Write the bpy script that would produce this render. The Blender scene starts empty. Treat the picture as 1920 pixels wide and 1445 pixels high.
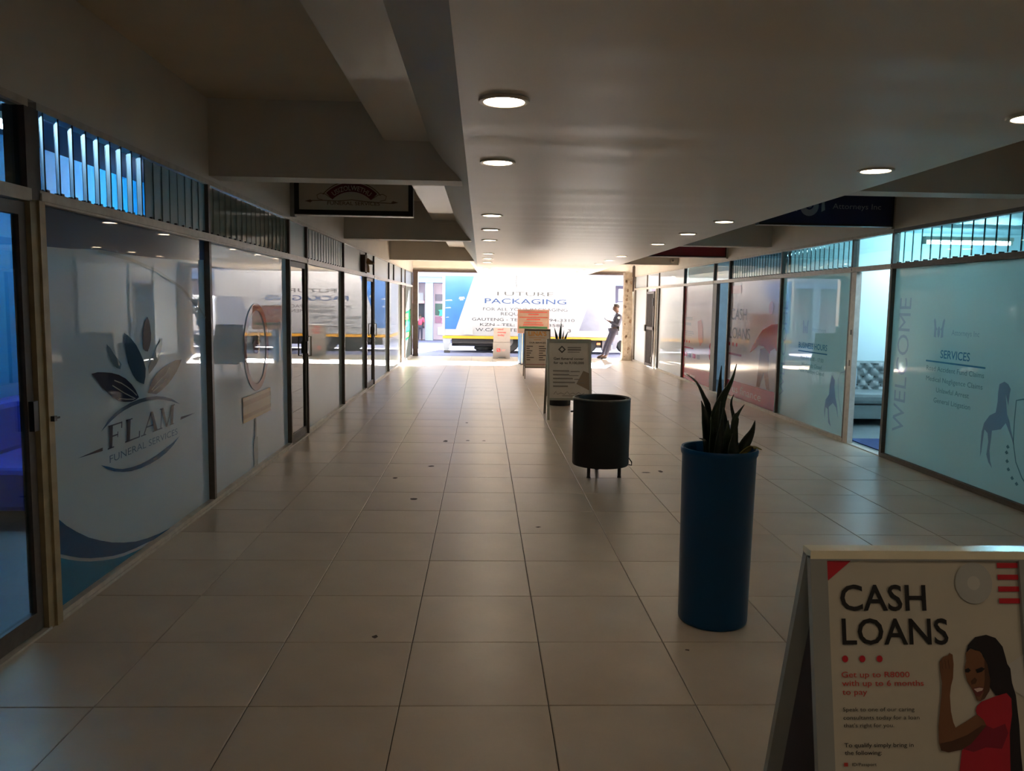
import bpy, bmesh, math, random
from mathutils import Vector, Matrix
random.seed(7)
scn = bpy.context.scene
COL = scn.collection

# ---------------------------------------------------------------- camera, sky, sun, exposure
def camera():
    yaw, pitch, roll, f, h = .0378954, .103078, .015594, 1487.66, 1.608355
    cy, sy, cp, sp = math.cos(yaw), math.sin(yaw), math.cos(pitch), math.sin(pitch)
    fw = Vector((sy*cp, cy*cp, -sp)); r = Vector((cy, -sy, 0)); u = r.cross(fw)
    c, s = math.cos(roll), math.sin(roll)
    r2, u2 = c*r + s*u, -s*r + c*u
    cd = bpy.data.cameras.new('camera'); cd.sensor_fit = 'HORIZONTAL'; cd.sensor_width = 36
    cd.lens = f*36/1920; cd.clip_end = 300
    o = bpy.data.objects.new('camera', cd); COL.objects.link(o)
    m = Matrix.Identity(4)
    for i in range(3):
        m[i][0], m[i][1], m[i][2] = r2[i], u2[i], -fw[i]
    m[0][3], m[1][3], m[2][3] = 0, 0, h
    o.matrix_world = m
    scn.camera = o
camera()
WORLD_STRENGTH = 1.75
SUN_STRENGTH = 56.0
scn.view_settings.view_transform = 'Standard'
scn.view_settings.look = 'None'
scn.view_settings.gamma = 1
scn.view_settings.use_curve_mapping = False
scn.view_settings.exposure = 2.0
w = bpy.data.worlds.new('sky'); scn.world = w; w.use_nodes = True
bg = w.node_tree.nodes['Background']
bg.inputs[0].default_value = (.76, .87, 1.0, 1); bg.inputs[1].default_value = WORLD_STRENGTH
sd = bpy.data.lights.new('sun', 'SUN'); sd.energy = SUN_STRENGTH; sd.angle = .009; sd.color = (1, .95, .88)
so = bpy.data.objects.new('sun', sd); COL.objects.link(so)
so.rotation_euler = Vector((-.30, -1, -.66)).to_track_quat('-Z', 'Y').to_euler()
so.location = (8, 40, 20)
scn.cycles.use_denoising = True
scn.cycles.sample_clamp_indirect = 6
scn.cycles.use_adaptive_sampling = True
scn.cycles.adaptive_threshold = .02
scn.cycles.max_bounces = 8
scn.cycles.diffuse_bounces = 4
scn.cycles.glossy_bounces = 4
scn.cycles.transmission_bounces = 6
scn.cycles.transparent_max_bounces = 8
scn.cycles.caustics_reflective = False
scn.cycles.caustics_refractive = False

# ---------------------------------------------------------------- materials
def srgb(r, g, b):
    def c(v):
        v /= 255
        return v/12.92 if v <= .04045 else ((v+.055)/1.055)**2.4
    return (c(r), c(g), c(b), 1)
MATS = {}
def pm(name, rgb, rough=.5, var=.08, scale=6, metal=0, spec=.5, bump=0, bscale=40, coat=0, emit=None, estr=0, stretch=(1, 1, 1), rvar=0, rand=0):
    """principled material with procedural colour variation; rgb is the sRGB colour of the thing itself"""
    if name in MATS: return MATS[name]
    m = bpy.data.materials.new(name); m.use_nodes = True
    nt = m.node_tree; N = nt.nodes; L = nt.links
    b = N['Principled BSDF']
    tc = N.new('ShaderNodeTexCoord'); mp = N.new('ShaderNodeMapping'); mp.inputs['Scale'].default_value = stretch
    L.new(tc.outputs['Object'], mp.inputs['Vector'])
    nz = N.new('ShaderNodeTexNoise'); nz.inputs['Scale'].default_value = scale; nz.inputs['Detail'].default_value = 5
    L.new(mp.outputs[0], nz.inputs['Vector'])
    c = srgb(*rgb) if len(rgb) == 3 else rgb
    mx = N.new('ShaderNodeMix'); mx.data_type = 'RGBA'
    mx.inputs['A'].default_value = tuple(max(0, v*(1-var*2)) for v in c[:3])+(1,)
    mx.inputs['B'].default_value = tuple(min(1, v*(1+var*2)) for v in c[:3])+(1,)
    L.new(nz.outputs[0], mx.inputs['Factor'])
    out = mx.outputs['Result']
    if rand:
        oi = N.new('ShaderNodeObjectInfo'); hv = N.new('ShaderNodeHueSaturation')
        mr = N.new('ShaderNodeMapRange'); mr.inputs['To Min'].default_value = 1-rand; mr.inputs['To Max'].default_value = 1+rand
        L.new(oi.outputs['Random'], mr.inputs[0]); L.new(mr.outputs[0], hv.inputs['Value']); L.new(out, hv.inputs['Color']); out = hv.outputs[0]
    L.new(out, b.inputs['Base Color'])
    b.inputs['Roughness'].default_value = rough
    if rvar:
        r2 = N.new('ShaderNodeMapRange'); r2.inputs['To Min'].default_value = rough-rvar; r2.inputs['To Max'].default_value = rough+rvar
        L.new(nz.outputs[0], r2.inputs[0]); L.new(r2.outputs[0], b.inputs['Roughness'])
    b.inputs['Metallic'].default_value = metal
    b.inputs['Specular IOR Level'].default_value = spec
    if coat: b.inputs['Coat Weight'].default_value = coat; b.inputs['Coat Roughness'].default_value = .03
    if bump:
        n2 = N.new('ShaderNodeTexNoise'); n2.inputs['Scale'].default_value = bscale; n2.inputs['Detail'].default_value = 4
        L.new(mp.outputs[0], n2.inputs['Vector'])
        bp = N.new('ShaderNodeBump'); bp.inputs['Strength'].default_value = bump; bp.inputs['Distance'].default_value = .02
        L.new(n2.outputs[0], bp.inputs['Height']); L.new(bp.outputs[0], b.inputs['Normal'])
    if emit:
        b.inputs['Emission Color'].default_value = srgb(*emit); b.inputs['Emission Strength'].default_value = estr
    MATS[name] = m
    return m
def pane_fresnel(N, L):
    g = N.new('ShaderNodeNewGeometry'); mr = N.new('ShaderNodeMapRange'); mr.inputs['To Min'].default_value = 1.5; mr.inputs['To Max'].default_value = 1/1.5
    L.new(g.outputs['Backfacing'], mr.inputs[0])
    fr = N.new('ShaderNodeFresnel'); L.new(mr.outputs[0], fr.inputs[0]); return fr
def film(name, rgb, trans=.5, rough=.02, gloss=1.0, blur=0):
    """frosted film behind a glass face: scatters light both ways and mirrors at a grazing angle"""
    if name in MATS: return MATS[name]
    m = bpy.data.materials.new(name); m.use_nodes = True
    nt = m.node_tree; N = nt.nodes; L = nt.links
    N.remove(N['Principled BSDF']); out = N['Material Output']
    tc = N.new('ShaderNodeTexCoord'); nz = N.new('ShaderNodeTexNoise'); nz.inputs['Scale'].default_value = 1.3
    L.new(tc.outputs['Object'], nz.inputs['Vector'])
    c = srgb(*rgb); mx = N.new('ShaderNodeMix'); mx.data_type = 'RGBA'
    mx.inputs['A'].default_value = tuple(v*.93 for v in c[:3])+(1,); mx.inputs['B'].default_value = tuple(min(1, v*1.05) for v in c[:3])+(1,)
    L.new(nz.outputs[0], mx.inputs['Factor'])
    d = N.new('ShaderNodeBsdfDiffuse'); t = N.new('ShaderNodeBsdfTranslucent'); g = N.new('ShaderNodeBsdfGlossy'); g.inputs['Roughness'].default_value = rough
    L.new(mx.outputs['Result'], d.inputs[0]); L.new(mx.outputs['Result'], t.inputs[0])
    a = N.new('ShaderNodeMixShader'); a.inputs[0].default_value = trans
    L.new(d.outputs[0], a.inputs[1]); L.new(t.outputs[0], a.inputs[2])
    fr = pane_fresnel(N, L)
    mu = N.new('ShaderNodeMath'); mu.operation = 'MULTIPLY'; mu.inputs[1].default_value = gloss
    L.new(fr.outputs[0], mu.inputs[0])
    e = N.new('ShaderNodeMixShader'); L.new(mu.outputs[0], e.inputs[0]); L.new(a.outputs[0], e.inputs[1]); L.new(g.outputs[0], e.inputs[2])
    L.new(e.outputs[0], out.inputs[0])
    MATS[name] = m
    return m
def clearglass(name, rgb=(225, 238, 238), extra=0.0):
    """thin pane: straight-through with a tint, mirror by angle"""
    if name in MATS: return MATS[name]
    m = bpy.data.materials.new(name); m.use_nodes = True
    nt = m.node_tree; N = nt.nodes; L = nt.links
    N.remove(N['Principled BSDF']); out = N['Material Output']
    t = N.new('ShaderNodeBsdfTransparent'); t.inputs[0].default_value = srgb(*rgb)
    g = N.new('ShaderNodeBsdfGlossy'); g.inputs['Roughness'].default_value = .01
    fr = pane_fresnel(N, L)
    e = N.new('ShaderNodeMixShader'); L.new(fr.outputs[0], e.inputs[0]); L.new(t.outputs[0], e.inputs[1]); L.new(g.outputs[0], e.inputs[2])
    L.new(e.outputs[0], out.inputs[0])
    MATS[name] = m
    return m
def ink(name, rgb):
    """see-through printing ink on a lit film: filters the light that comes through"""
    if name in MATS: return MATS[name]
    m = bpy.data.materials.new(name); m.use_nodes = True
    nt = m.node_tree; N = nt.nodes
    N.remove(N['Principled BSDF'])
    t = N.new('ShaderNodeBsdfTransparent'); t.inputs[0].default_value = srgb(*rgb)
    nt.links.new(t.outputs[0], N['Material Output'].inputs[0])
    MATS[name] = m
    return m
def glow(name, rgb, s):
    if name in MATS: return MATS[name]
    m = bpy.data.materials.new(name); m.use_nodes = True
    nt = m.node_tree; N = nt.nodes
    N.remove(N['Principled BSDF'])
    e = N.new('ShaderNodeEmission'); e.inputs[0].default_value = srgb(*rgb); e.inputs[1].default_value = s
    nt.links.new(e.outputs[0], N['Material Output'].inputs[0])
    MATS[name] = m
    return m

M_tile = pm('floor_tile_porcelain', (184, 170, 154), .32, .14, 2.4, spec=.5, rvar=.07, rand=.05, bump=.05, bscale=9)
M_grout = pm('dark_grout', (52, 44, 38), .9, .1, 20)
M_soffit = pm('soffit_satin_paint', (214, 206, 196), .40, .03, 1.2, spec=.11)
M_paint = pm('old_cream_paint', (208, 202, 194), .6, .05, 3)
M_slab = pm('slab_paint', (206, 190, 168), .75, .05, 2)
M_alu = pm('aged_aluminium', (188, 180, 170), .38, .16, 14, spec=.5)
M_aludark = pm('dirty_dark_frame', (86, 78, 72), .5, .2, 18)
M_creampost = pm('cream_painted_post', (150, 134, 102), .5, .2, 12)
M_filmL = film('white_window_film', (190, 204, 208), .34)
M_filmR = film('backlit_window_film', (196, 220, 218), .55)
M_filmW = film('bright_window_film', (232, 236, 238), .35)
M_filmPink = film('printed_promo_film', (226, 218, 220), .45, rough=.10)
M_louvF = film('frosted_louvre_glass', (118, 146, 150), .30, .35)
M_louvR = clearglass('pale_louvre_glass', (206, 228, 228))
M_edge = pm('louvre_edge', (70, 86, 86), .4)
M_louvG = pm('grey_louvre_glass', (128, 138, 134), .08, .12, 5)
M_louvO = pm('dusty_louvre_glass', (54, 58, 58), .6, .15, 6)
M_clear = clearglass('clear_glass')
M_dglass = pm('dim_shop_glass', (34, 40, 40), .02, .05, 2)
M_black = pm('black_plastic', (22, 21, 22), .4, .1, 20)
M_red = pm('promo_red', (196, 38, 52), .4, .04, 4)
M_white = pm('white_board', (196, 190, 174), .45, .03, 3)

# ---------------------------------------------------------------- mesh helpers
WL = {}
def wl(o):
    v = Vector((0, 0, 0))
    while o is not None:
        v += Vector(o.location); o = o.parent
    return v
def tag(o, label=None, cat=None, group=None, kind=None):
    if label: o['label'] = label
    if cat: o['category'] = cat
    if group: o['group'] = group
    if kind: o['kind'] = kind
    return o
def empty(name, loc, label, cat, group=None, kind=None):
    o = bpy.data.objects.new(name, None); COL.objects.link(o); o.location = loc
    o.empty_display_size = .1
    return tag(o, label, cat, group, kind)
class MB:
    def __init__(s): s.v = []; s.f = []; s.sm = []
    def add(s, vs, fs, smooth=False):
        n = len(s.v); s.v += [tuple(v) for v in vs]
        for f in fs: s.f.append([i+n for i in f]); s.sm.append(smooth)
        return s
    def box(s, x0, x1, y0, y1, z0, z1):
        if x0 > x1: x0, x1 = x1, x0
        if y0 > y1: y0, y1 = y1, y0
        if z0 > z1: z0, z1 = z1, z0
        return s.add([(x0,y0,z0),(x1,y0,z0),(x1,y1,z0),(x0,y1,z0),(x0,y0,z1),(x1,y0,z1),(x1,y1,z1),(x0,y1,z1)],
                     [(3,2,1,0),(4,5,6,7),(0,1,5,4),(1,2,6,5),(2,3,7,6),(3,0,4,7)])
    def cbox(s, x0, x1, y0, y1, z0, z1, c=.006):
        b = bmesh.new(); bmesh.ops.create_cube(b, size=1)
        for v in b.verts: v.co = Vector(((x0+x1)/2+v.co.x*abs(x1-x0), (y0+y1)/2+v.co.y*abs(y1-y0), (z0+z1)/2+v.co.z*abs(z1-z0)))
        bmesh.ops.bevel(b, geom=b.edges[:], offset=c, segments=2, affect='EDGES', profile=.5)
        return s.bm(b)
    def bm(s, b, smooth=False):
        b.verts.index_update()
        s.add([v.co[:] for v in b.verts], [[v.index for v in f.verts] for f in b.faces], smooth); b.free(); return s
    def bar(s, p, q, w, d, up=(0, 0, 1)):
        """a straight bar of section w x d from p to q"""
        p, q = Vector(p), Vector(q); a = (q-p).normalized(); u = Vector(up)
        if abs(a.dot(u)) > .99: u = Vector((0, 1, 0))
        x = a.cross(u).normalized(); y = x.cross(a).normalized()
        vs = []
        for e in (p, q):
            for i, j in ((-1,-1),(1,-1),(1,1),(-1,1)): vs.append(e+x*i*w/2+y*j*d/2)
        return s.add(vs, [(0,1,2,3)[::-1],(4,5,6,7),(0,1,5,4),(1,2,6,5),(2,3,7,6),(3,0,4,7)])
    def tube(s, pts, r, n=10, caps=True):
        pts = [Vector(p) for p in pts]; R = r if isinstance(r, (list, tuple)) else [r]*len(pts)
        vs = []; fs = []
        for i, p in enumerate(pts):
            t = (pts[min(i+1, len(pts)-1)]-pts[max(i-1, 0)]).normalized()
            u = Vector((0, 0, 1)) if abs(t.z) < .9 else Vector((0, 1, 0))
            x = t.cross(u).normalized(); y = x.cross(t)
            for k in range(n):
                a = 2*math.pi*k/n; vs.append(p+(x*math.cos(a)+y*math.sin(a))*R[i])
        for i in range(len(pts)-1):
            for k in range(n):
                fs.append((i*n+k, i*n+(k+1) % n, (i+1)*n+(k+1) % n, (i+1)*n+k))
        if caps: fs.append(tuple(range(n))[::-1]); fs.append(tuple(range((len(pts)-1)*n, len(pts)*n)))
        return s.add(vs, fs, True)
    def lathe(s, prof, c=(0, 0), n=48, axis='z', off=0):
        """turn a closed or open profile of (radius, height)"""
        vs = []; fs = []
        for r, z in prof:
            for k in range(n):
                a = 2*math.pi*k/n
                if axis == 'z': vs.append((c[0]+r*math.cos(a), c[1]+r*math.sin(a), z))
                elif axis == 'y': vs.append((c[0]+r*math.cos(a), z, c[1]+r*math.sin(a)))
                else: vs.append((z, c[0]+r*math.cos(a), c[1]+r*math.sin(a)))
        for i in range(len(prof)-1):
            for k in range(n):
                fs.append((i*n+k, i*n+(k+1) % n, (i+1)*n+(k+1) % n, (i+1)*n+k))
        return s.add(vs, fs, True)
    def poly3(s, pts, nrm=None, t=0):
        """a flat outline (list of 3-D points), optionally given a thickness along nrm"""
        pts = [Vector(p) for p in pts]; n = len(pts)
        if not t: return s.add(pts, [tuple(range(n))])
        nrm = Vector(nrm)*t
        return s.add(pts+[p+nrm for p in pts], [tuple(range(n))[::-1], tuple(range(n, 2*n))]+[(i, (i+1) % n, n+(i+1) % n, n+i) for i in range(n)])
    def mesh(s, name, off=(0, 0, 0), fix=True):
        me = bpy.data.meshes.new(name)
        o = Vector(off)
        me.from_pydata([tuple(Vector(v)-o) for v in s.v], [], s.f)
        me.polygons.foreach_set('use_smooth', s.sm)
        if fix:
            b = bmesh.new(); b.from_mesh(me); bmesh.ops.recalc_face_normals(b, faces=b.faces); b.to_mesh(me); b.free()
        me.update()
        return me
    def build(s, name, mat, parent=None, label=None, cat=None, group=None, kind=None, tri=False, fix=True, auto=True):
        if parent is None:
            xs = [v[0] for v in s.v]; ys = [v[1] for v in s.v]; zs = [v[2] for v in s.v]
            off = Vector(((min(xs)+max(xs))/2, (min(ys)+max(ys))/2, min(zs)))
        else: off = wl(parent)
        me = s.mesh(name, off, fix)
        me.materials.append(mat)
        if any(s.sm): 
            try: me.set_sharp_from_angle(angle=math.radians(40))
            except Exception: pass
        o = bpy.data.objects.new(name, me); COL.objects.link(o)
        if parent is None: o.location = off
        else: o.parent = parent
        return tag(o, label, cat, group, kind)
def B(name, mat, parent, *boxes, **k):
    m = MB()
    for b in boxes: m.box(*b)
    return m.build(name, mat, parent, **k)
def copytree(o, loc, parent=None):
    c = o.copy(); COL.objects.link(c); c.parent = parent
    if loc is not None: c.location = loc
    for ch in list(o.children): copytree(ch, None, c)
    return c
# flat print on a plane: frame = (origin, right, up)
class Plane:
    def __init__(s, o, r, u): s.o, s.r, s.u = Vector(o), Vector(r), Vector(u); s.n = s.r.cross(s.u)
    def p(s, a, b, lift=0): return s.o+s.r*a+s.u*b+s.n*lift
    def poly(s, name, pts, mat, parent, lift=.003, label=None):
        return MB().poly3([s.p(a, b, lift) for a, b in pts]).build(name, mat, parent, fix=False, label=label)
    def rects(s, name, rs, mat, parent, lift=.003):
        m = MB()
        for a0, b0, a1, b1 in rs: m.poly3([s.p(a0, b0, lift), s.p(a1, b0, lift), s.p(a1, b1, lift), s.p(a0, b1, lift)])
        return m.build(name, mat, parent, fix=False)
    def disc(s, name, a, b, ra, rb, mat, parent, lift=.003, n=28, hole=0):
        if not hole: return s.poly(name, [(a+ra*math.cos(2*math.pi*k/n), b+rb*math.sin(2*math.pi*k/n)) for k in range(n)], mat, parent, lift)
        m = MB(); vs = []; fs = []
        ha, hb = (hole, hole) if not isinstance(hole, tuple) else hole
        for k in range(n):
            c, si = math.cos(2*math.pi*k/n), math.sin(2*math.pi*k/n)
            vs += [s.p(a+ra*c, b+rb*si, lift), s.p(a+ha*c, b+hb*si, lift)]
        for k in range(n):
            i, j = 2*k, 2*((k+1) % n); fs.append((i, j, j+1, i+1))
        return m.add(vs, fs).build(name, mat, parent, fix=False)
    def stroke(s, name, pts, w, mat, parent, lift=.003):
        m = MB(); vs = []; P = [Vector((a, b)) for a, b in pts]; n = len(P)
        for i, q in enumerate(P):
            t = (P[min(i+1, n-1)]-P[max(i-1, 0)]).normalized(); k = Vector((-t.y, t.x))*w/2
            vs += [s.p(*(q+k), lift), s.p(*(q-k), lift)]
        return m.add(vs, [(2*i, 2*i+1, 2*i+3, 2*i+2) for i in range(n-1)]).build(name, mat, parent, fix=False)
TEXTS = []
def text(pl, s, a, b, h, mat, parent, w=None, align='l', bold=0.0, lift=.004, rot=0, shear=0, name='lettering', arc=None):
    """queue a line of lettering: a, b = start (or middle / end) of the baseline on the plane, h = capital height, w = total width"""
    TEXTS.append((pl, s, a, b, h, mat, parent, w, align, bold, lift, rot, shear, name, arc))
def flush_text():
    def cur(s, bold, shear):
        c = bpy.data.curves.new('lettering', 'FONT'); c.body = s; c.resolution_u = 3; c.offset = bold; c.shear = shear
        o = bpy.data.objects.new('lettering', c); COL.objects.link(o); return o
    ref = cur('H', 0, 0); obs = [cur(t[1], t[9], t[12]) for t in TEXTS]
    dg = bpy.context.evaluated_depsgraph_get()
    def vf(o):
        me = bpy.data.meshes.new_from_object(o.evaluated_get(dg)); v = [x.co.copy() for x in me.vertices]; f = [tuple(p.vertices) for p in me.polygons]
        bpy.data.meshes.remove(me); return v, f
    rv, _ = vf(ref); cap = max(v.y for v in rv)
    out = [vf(o) for o in obs]
    for o in [ref]+obs:
        c = o.data; bpy.data.objects.remove(o); bpy.data.curves.remove(c)
    for t, (v, f) in zip(TEXTS, out):
        pl, s, a, b, h, mat, parent, wd, al, bold, lift, rot, shear, name, arc = t
        x0, x1 = min(p.x for p in v), max(p.x for p in v)
        ky = h/cap; kx = wd/(x1-x0) if wd else ky
        W = (x1-x0)*kx; sx = {'l': 0, 'c': -W/2, 'r': -W}[al]
        cr, sr = math.cos(rot), math.sin(rot); vs = []
        for p in v:
            x, y = (p.x-x0)*kx+sx, p.y*ky
            if arc:
                th = -x/arc; x, y = -math.sin(th)*(arc+y), math.cos(th)*(arc+y)-arc
            vs.append(pl.p(a+x*cr-y*sr, b+x*sr+y*cr, lift))
        MB().add(vs, f).build(name, mat, parent, fix=False)

# ---------------------------------------------------------------- the setting: floor
XL, XR = -2.08, 4.37
fl = B('floor', M_grout, None, (-4.3, 8.6, -5, 24.0, -.10, -.006), label='beige porcelain tile floor of the arcade walkway with dark grout joints', cat='floor', kind='structure')
T = .6; X0, Y0 = -.917, 3.041
def tilemesh(wx, wy):
    m = MB(); g = .0022; c = .003; z0, z1 = -.007, 0.0
    a, b, d, e = g, g, wx-g, wy-g
    v = [(a,b,z0),(d,b,z0),(d,e,z0),(a,e,z0),(a,b,z1-c*.5),(d,b,z1-c*.5),(d,e,z1-c*.5),(a,e,z1-c*.5),(a+c,b+c,z1),(d-c,b+c,z1),(d-c,e-c,z1),(a+c,e-c,z1)]
    f = [(0,1,5,4),(1,2,6,5),(2,3,7,6),(3,0,4,7),(4,5,9,8),(5,6,10,9),(6,7,11,10),(7,4,8,11),(8,9,10,11)]
    m.add(v, f); return m
cols = []
x = X0-2*T
edges = [XL-.03]+[X0+T*i for i in range(-1, 9)]+[XR+.03]
edges = sorted(set(round(e, 4) for e in edges if XL-.04 <= e <= XR+.04))
tiles = []
r = -13
while Y0+T*r < 23.9:
    y0 = Y0+T*r; y1 = min(y0+T, 23.95)
    for i in range(len(edges)-1):
        tiles.append((edges[i], edges[i+1], y0, y1))
    r += 1
def vis(t):
    yc = t[3]; xc = (t[0]+t[1])/2
    return yc > 2.35 and -0.70*yc+.05*yc < xc < .66*yc+.3
inview = sorted([t for t in tiles if vis(t)], key=lambda t: t[2])
near = inview[:300]; nearset = set(near)
cache = {}
for t in near:
    k = (round(t[1]-t[0], 3), round(t[3]-t[2], 3))
    if k not in cache:
        me = tilemesh(*k).mesh('floor_tile'); me.materials.append(M_tile); cache[k] = me
    o = bpy.data.objects.new('floor_tile', cache[k]); COL.objects.link(o); o.parent = fl
    o.location = Vector((t[0], t[2], random.uniform(-.0006, .0004)))-wl(fl)
rest = MB()
for t in tiles:
    if t in nearset: continue
    q = tilemesh(t[1]-t[0], t[3]-t[2]); rest.add([(v[0]+t[0], v[1]+t[2], v[2]) for v in q.v], q.f)
rest.build('floor_tiles', M_tile, fl, kind='stuff')
stain = pm('dried_floor_stain', (58, 46, 40), .7, .2, 30)
for k, (sx, sy, ra, rb) in enumerate([(-.49, 7.72, .035, .03), (-.42, 9.15, .035, .06), (-.16, 9.2, .03, .03), (.03, 9.2, .025, .03), (-.79, 7.18, .03, .03), (1.75, 7.55, .03, .05), (1.60, 7.5, .05, .02), (-.55, 6.4, .04, .03), (-.2, 10.6, .02, .04), (.98, 3.55, .012, .01), (.42, 5.6, .02, .015), (-.5, 3.7, .015, .02)]):
    m = MB(); n = 11
    m.poly3([(sx+ra*math.cos(6.283*i/n)*random.uniform(.6, 1.2), sy+rb*math.sin(6.283*i/n)*random.uniform(.6, 1.2), .0008) for i in range(n)])
    m.build('floor_stain', stain, fl, fix=False)

# ---------------------------------------------------------------- ceiling, beams, walls
YE = 24.25
ce = empty('ceiling', (1.3, 10, 2.47), 'low plastered soffit with beams and a higher slab either side of it', 'ceiling', kind='structure')
def xr(y): return 2.665+.016*y
def xl(y): return -.103-.0022*y
m = MB()
def sect(y): return [(-.76, y, 3.12), (-.76, y, 2.82), (-.42, y, 2.82), (xl(y), y, 2.47), (xr(y), y, 2.47), (xr(y), y, 3.12)]
a, b_ = sect(-5), sect(YE)
m.add(a+b_, [tuple(range(6)), tuple(range(6, 12))]+[(i, (i+1) % 6, 6+(i+1) % 6, 6+i) for i in range(6) if i != 3])
NY, NX = 300, 9              # the plaster underside is slightly wavy from side to side
ph = [(random.uniform(0, 6.28), random.uniform(.35, 1.3), random.uniform(.2, 1.0), random.uniform(0, 6.28)) for _ in range(14)]
vs = []
for i in range(NY+1):
    y = -5+(YE+5)*i/NY
    for j in range(NX):
        u = j/(NX-1); w_ = sum(math.sin(6.28*y/l+p0+math.sin(u*3*k+p1)) for p0, l, k, p1 in ph)/14
        e_ = min(1, i/2, (NY-i)/2)
        vs.append((xl(y)+(xr(y)-xl(y))*u, y, 2.471+.012*w_*e_*(1 if 0 < j < NX-1 else 0)))
m.add(vs, [(i*NX+j, i*NX+j+1, (i+1)*NX+j+1, (i+1)*NX+j) for i in range(NY) for j in range(NX-1)], True)
m.build('soffit', M_soffit, ce)
B('upper_slab', M_slab, ce, (-4.5, 8.8, -5, YE, 3.1, 3.35))
for y in (-.1, 6.2, 12.05, 17.85):
    B('beam', M_paint, ce, (XL-.02, xl(y)-.02, y, y+.26, 2.53, 3.11))
    B('beam', M_paint, ce, (xr(y)-.05, XR+.02, y, y+.26, 2.52, 3.11))
M_rust = pm('rusty_steel', (70, 56, 50), .7, .25, 14)
for sx0, sx1 in ((XL-.02, xl(23.8)-.02), (xr(23.8)-.05, XR+.02)):
    B('beam', M_paint, ce, (sx0, sx1, 23.72, 23.95, 2.56, 3.11))
    B('gate_track', M_rust, ce, (sx0, sx1, 23.68, 23.78, 2.49, 2.565))
def upper_wall(name, x0, x1, z0, label):
    B(name, M_paint, None, (x0, x1, -5, 23.95, z0, 3.12), label=label, cat='wall', kind='structure')
upper_wall('wall_left', XL-.15, XL, 2.50, 'cream painted wall strip above the left shopfront glazing')
upper_wall('wall_right', XR, XR+.15, 2.455, 'cream painted wall strip above the right shopfront glazing')
B('wall_back', M_paint, None, (-4.4, 8.7, -5.15, -5, 0, 3.12), label='plain wall closing the arcade behind the viewer', cat='wall', kind='structure')
B('wall_near_left', M_paint, None, (XL-.12, XL, -5, .2, 0, 2.5), label='plain cream wall of the left side behind the viewer', cat='wall', kind='structure')
B('wall_near_right', M_paint, None, (XR, XR+.12, -5, 3.55, 0, 2.455), label='plain cream wall of the right side beside the viewer', cat='wall', kind='structure')

# ---------------------------------------------------------------- shopfronts
NW = [0]; ND = [0]
PW = .045; PD = .05          # post width, how far the frame stands proud of the glass
LEFT = dict(s=1, x=XL, ztop=2.50, zt0=2.04, zt1=2.10, right=(0, 1, 0))
RIGHT = dict(s=-1, x=XR, ztop=2.455, zt0=2.04, zt1=2.095, right=(0, -1, 0))
blades = {}
def blade_mesh(key, w, h, mat):
    if key not in blades:
        me = MB().box(-w/2, w/2, -.003, .003, 0, h).box(w/2, w/2+.006, -.005, .005, 0, h).mesh('louvre_blade'); me.materials.append(mat); me.materials.append(M_edge)
        for p_ in me.polygons:
            if p_.index >= 6: p_.material_index = 1
        blades[key] = me
    return blades[key]
def rail(side, y0, y1, z0, z1, d=PD+.02):
    s, x = side['s'], side['x']
    return (x-s*d, x, y0, y1, z0, z1)
def gx(side): return side['x']-side['s']*(PD-.005)
def wplane(side, y0=0): return Plane((gx(side)+side['s']*.003, y0, 0), side['right'], (0, 0, 1))
def top_light(side, root, y0, y1, louv, lmat=None, mid=None):
    """glazing above the transom: louvre blades or one pane"""
    s, x = side['s'], side['x']; z0, z1 = side['zt1'], side['ztop']-.035
    if louv:
        n, ang_open, nopen, lm2 = louv
        w = (y1-y0-PW)/n; me = blade_mesh((side['s'], round(w, 3), lmat.name), w*1.12, z1-z0-.01, lmat)
        for i in range(n):
            o = bpy.data.objects.new('louvre_blade', me); COL.objects.link(o); o.parent = root
            o.location = Vector((x-s*.028, y0+PW/2+w*(i+.5), z0+.005))-wl(root)
            op = i < nopen
            o.rotation_euler = (0, 0, math.pi/2+s*(ang_open if op else math.radians(2.5)+random.uniform(-.02, .02)))
            if op:
                mk = (side['s'], round(w, 3), 'open')
                if mk not in blades:
                    q = me.copy(); q.materials[0] = lm2; blades[mk] = q
                o.data = blades[mk]
        m = MB()
        for i in range(n):
            m.box(x-s*.045, x-s*.008, y0+PW/2+w*(i+.5)-.012, y0+PW/2+w*(i+.5)+.012, z0-.001, z0+.014)
        m.build('blade_clip', M_black, root)
    else:
        MB().box(x-s*.034, x-s*.028, y0+PW/2, y1-PW/2, z0, z1).build('top_pane', lmat, root)
        if mid: B('top_bar', M_aludark, root, (x-s*.05, x, mid-.02, mid+.02, z0, z1))
def unit(side, y0, y1, label, pmat, louv=None, lmat=None, mid=None, post=True, fm=None):
    NW[0] += 1
    s, x = side['s'], side['x']; fm = fm or M_alu
    root = empty('window_%d' % NW[0], (x, (y0+y1)/2, 0), label, 'window', kind='structure')
    B('bottom_rail', fm, root, rail(side, y0, y1, 0, .045), (x-s*.03, x+s*.006, y0, y1, .0, .018))
    B('transom', fm, root, rail(side, y0, y1, side['zt0'], side['zt1']), (x-s*.02, x+s*.008, y0, y1, side['zt0']+.012, side['zt1']-.012))
    B('top_rail', fm, root, rail(side, y0, y1, side['ztop']-.035, side['ztop']))
    if post: B('mullion', M_aludark, root, (x-s*(PD+.02), x-s*.001, y1-PW/2, y1+PW/2, 0, side['ztop']))
    pane = MB().box(gx(side)-s*.006, gx(side), y0+PW/2-.01, y1-PW/2+.01, .035, side['zt0']+.01).build('pane', pmat, root)
    top_light(side, root, y0, y1, louv, lmat, mid)
    return root, pane
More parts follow.
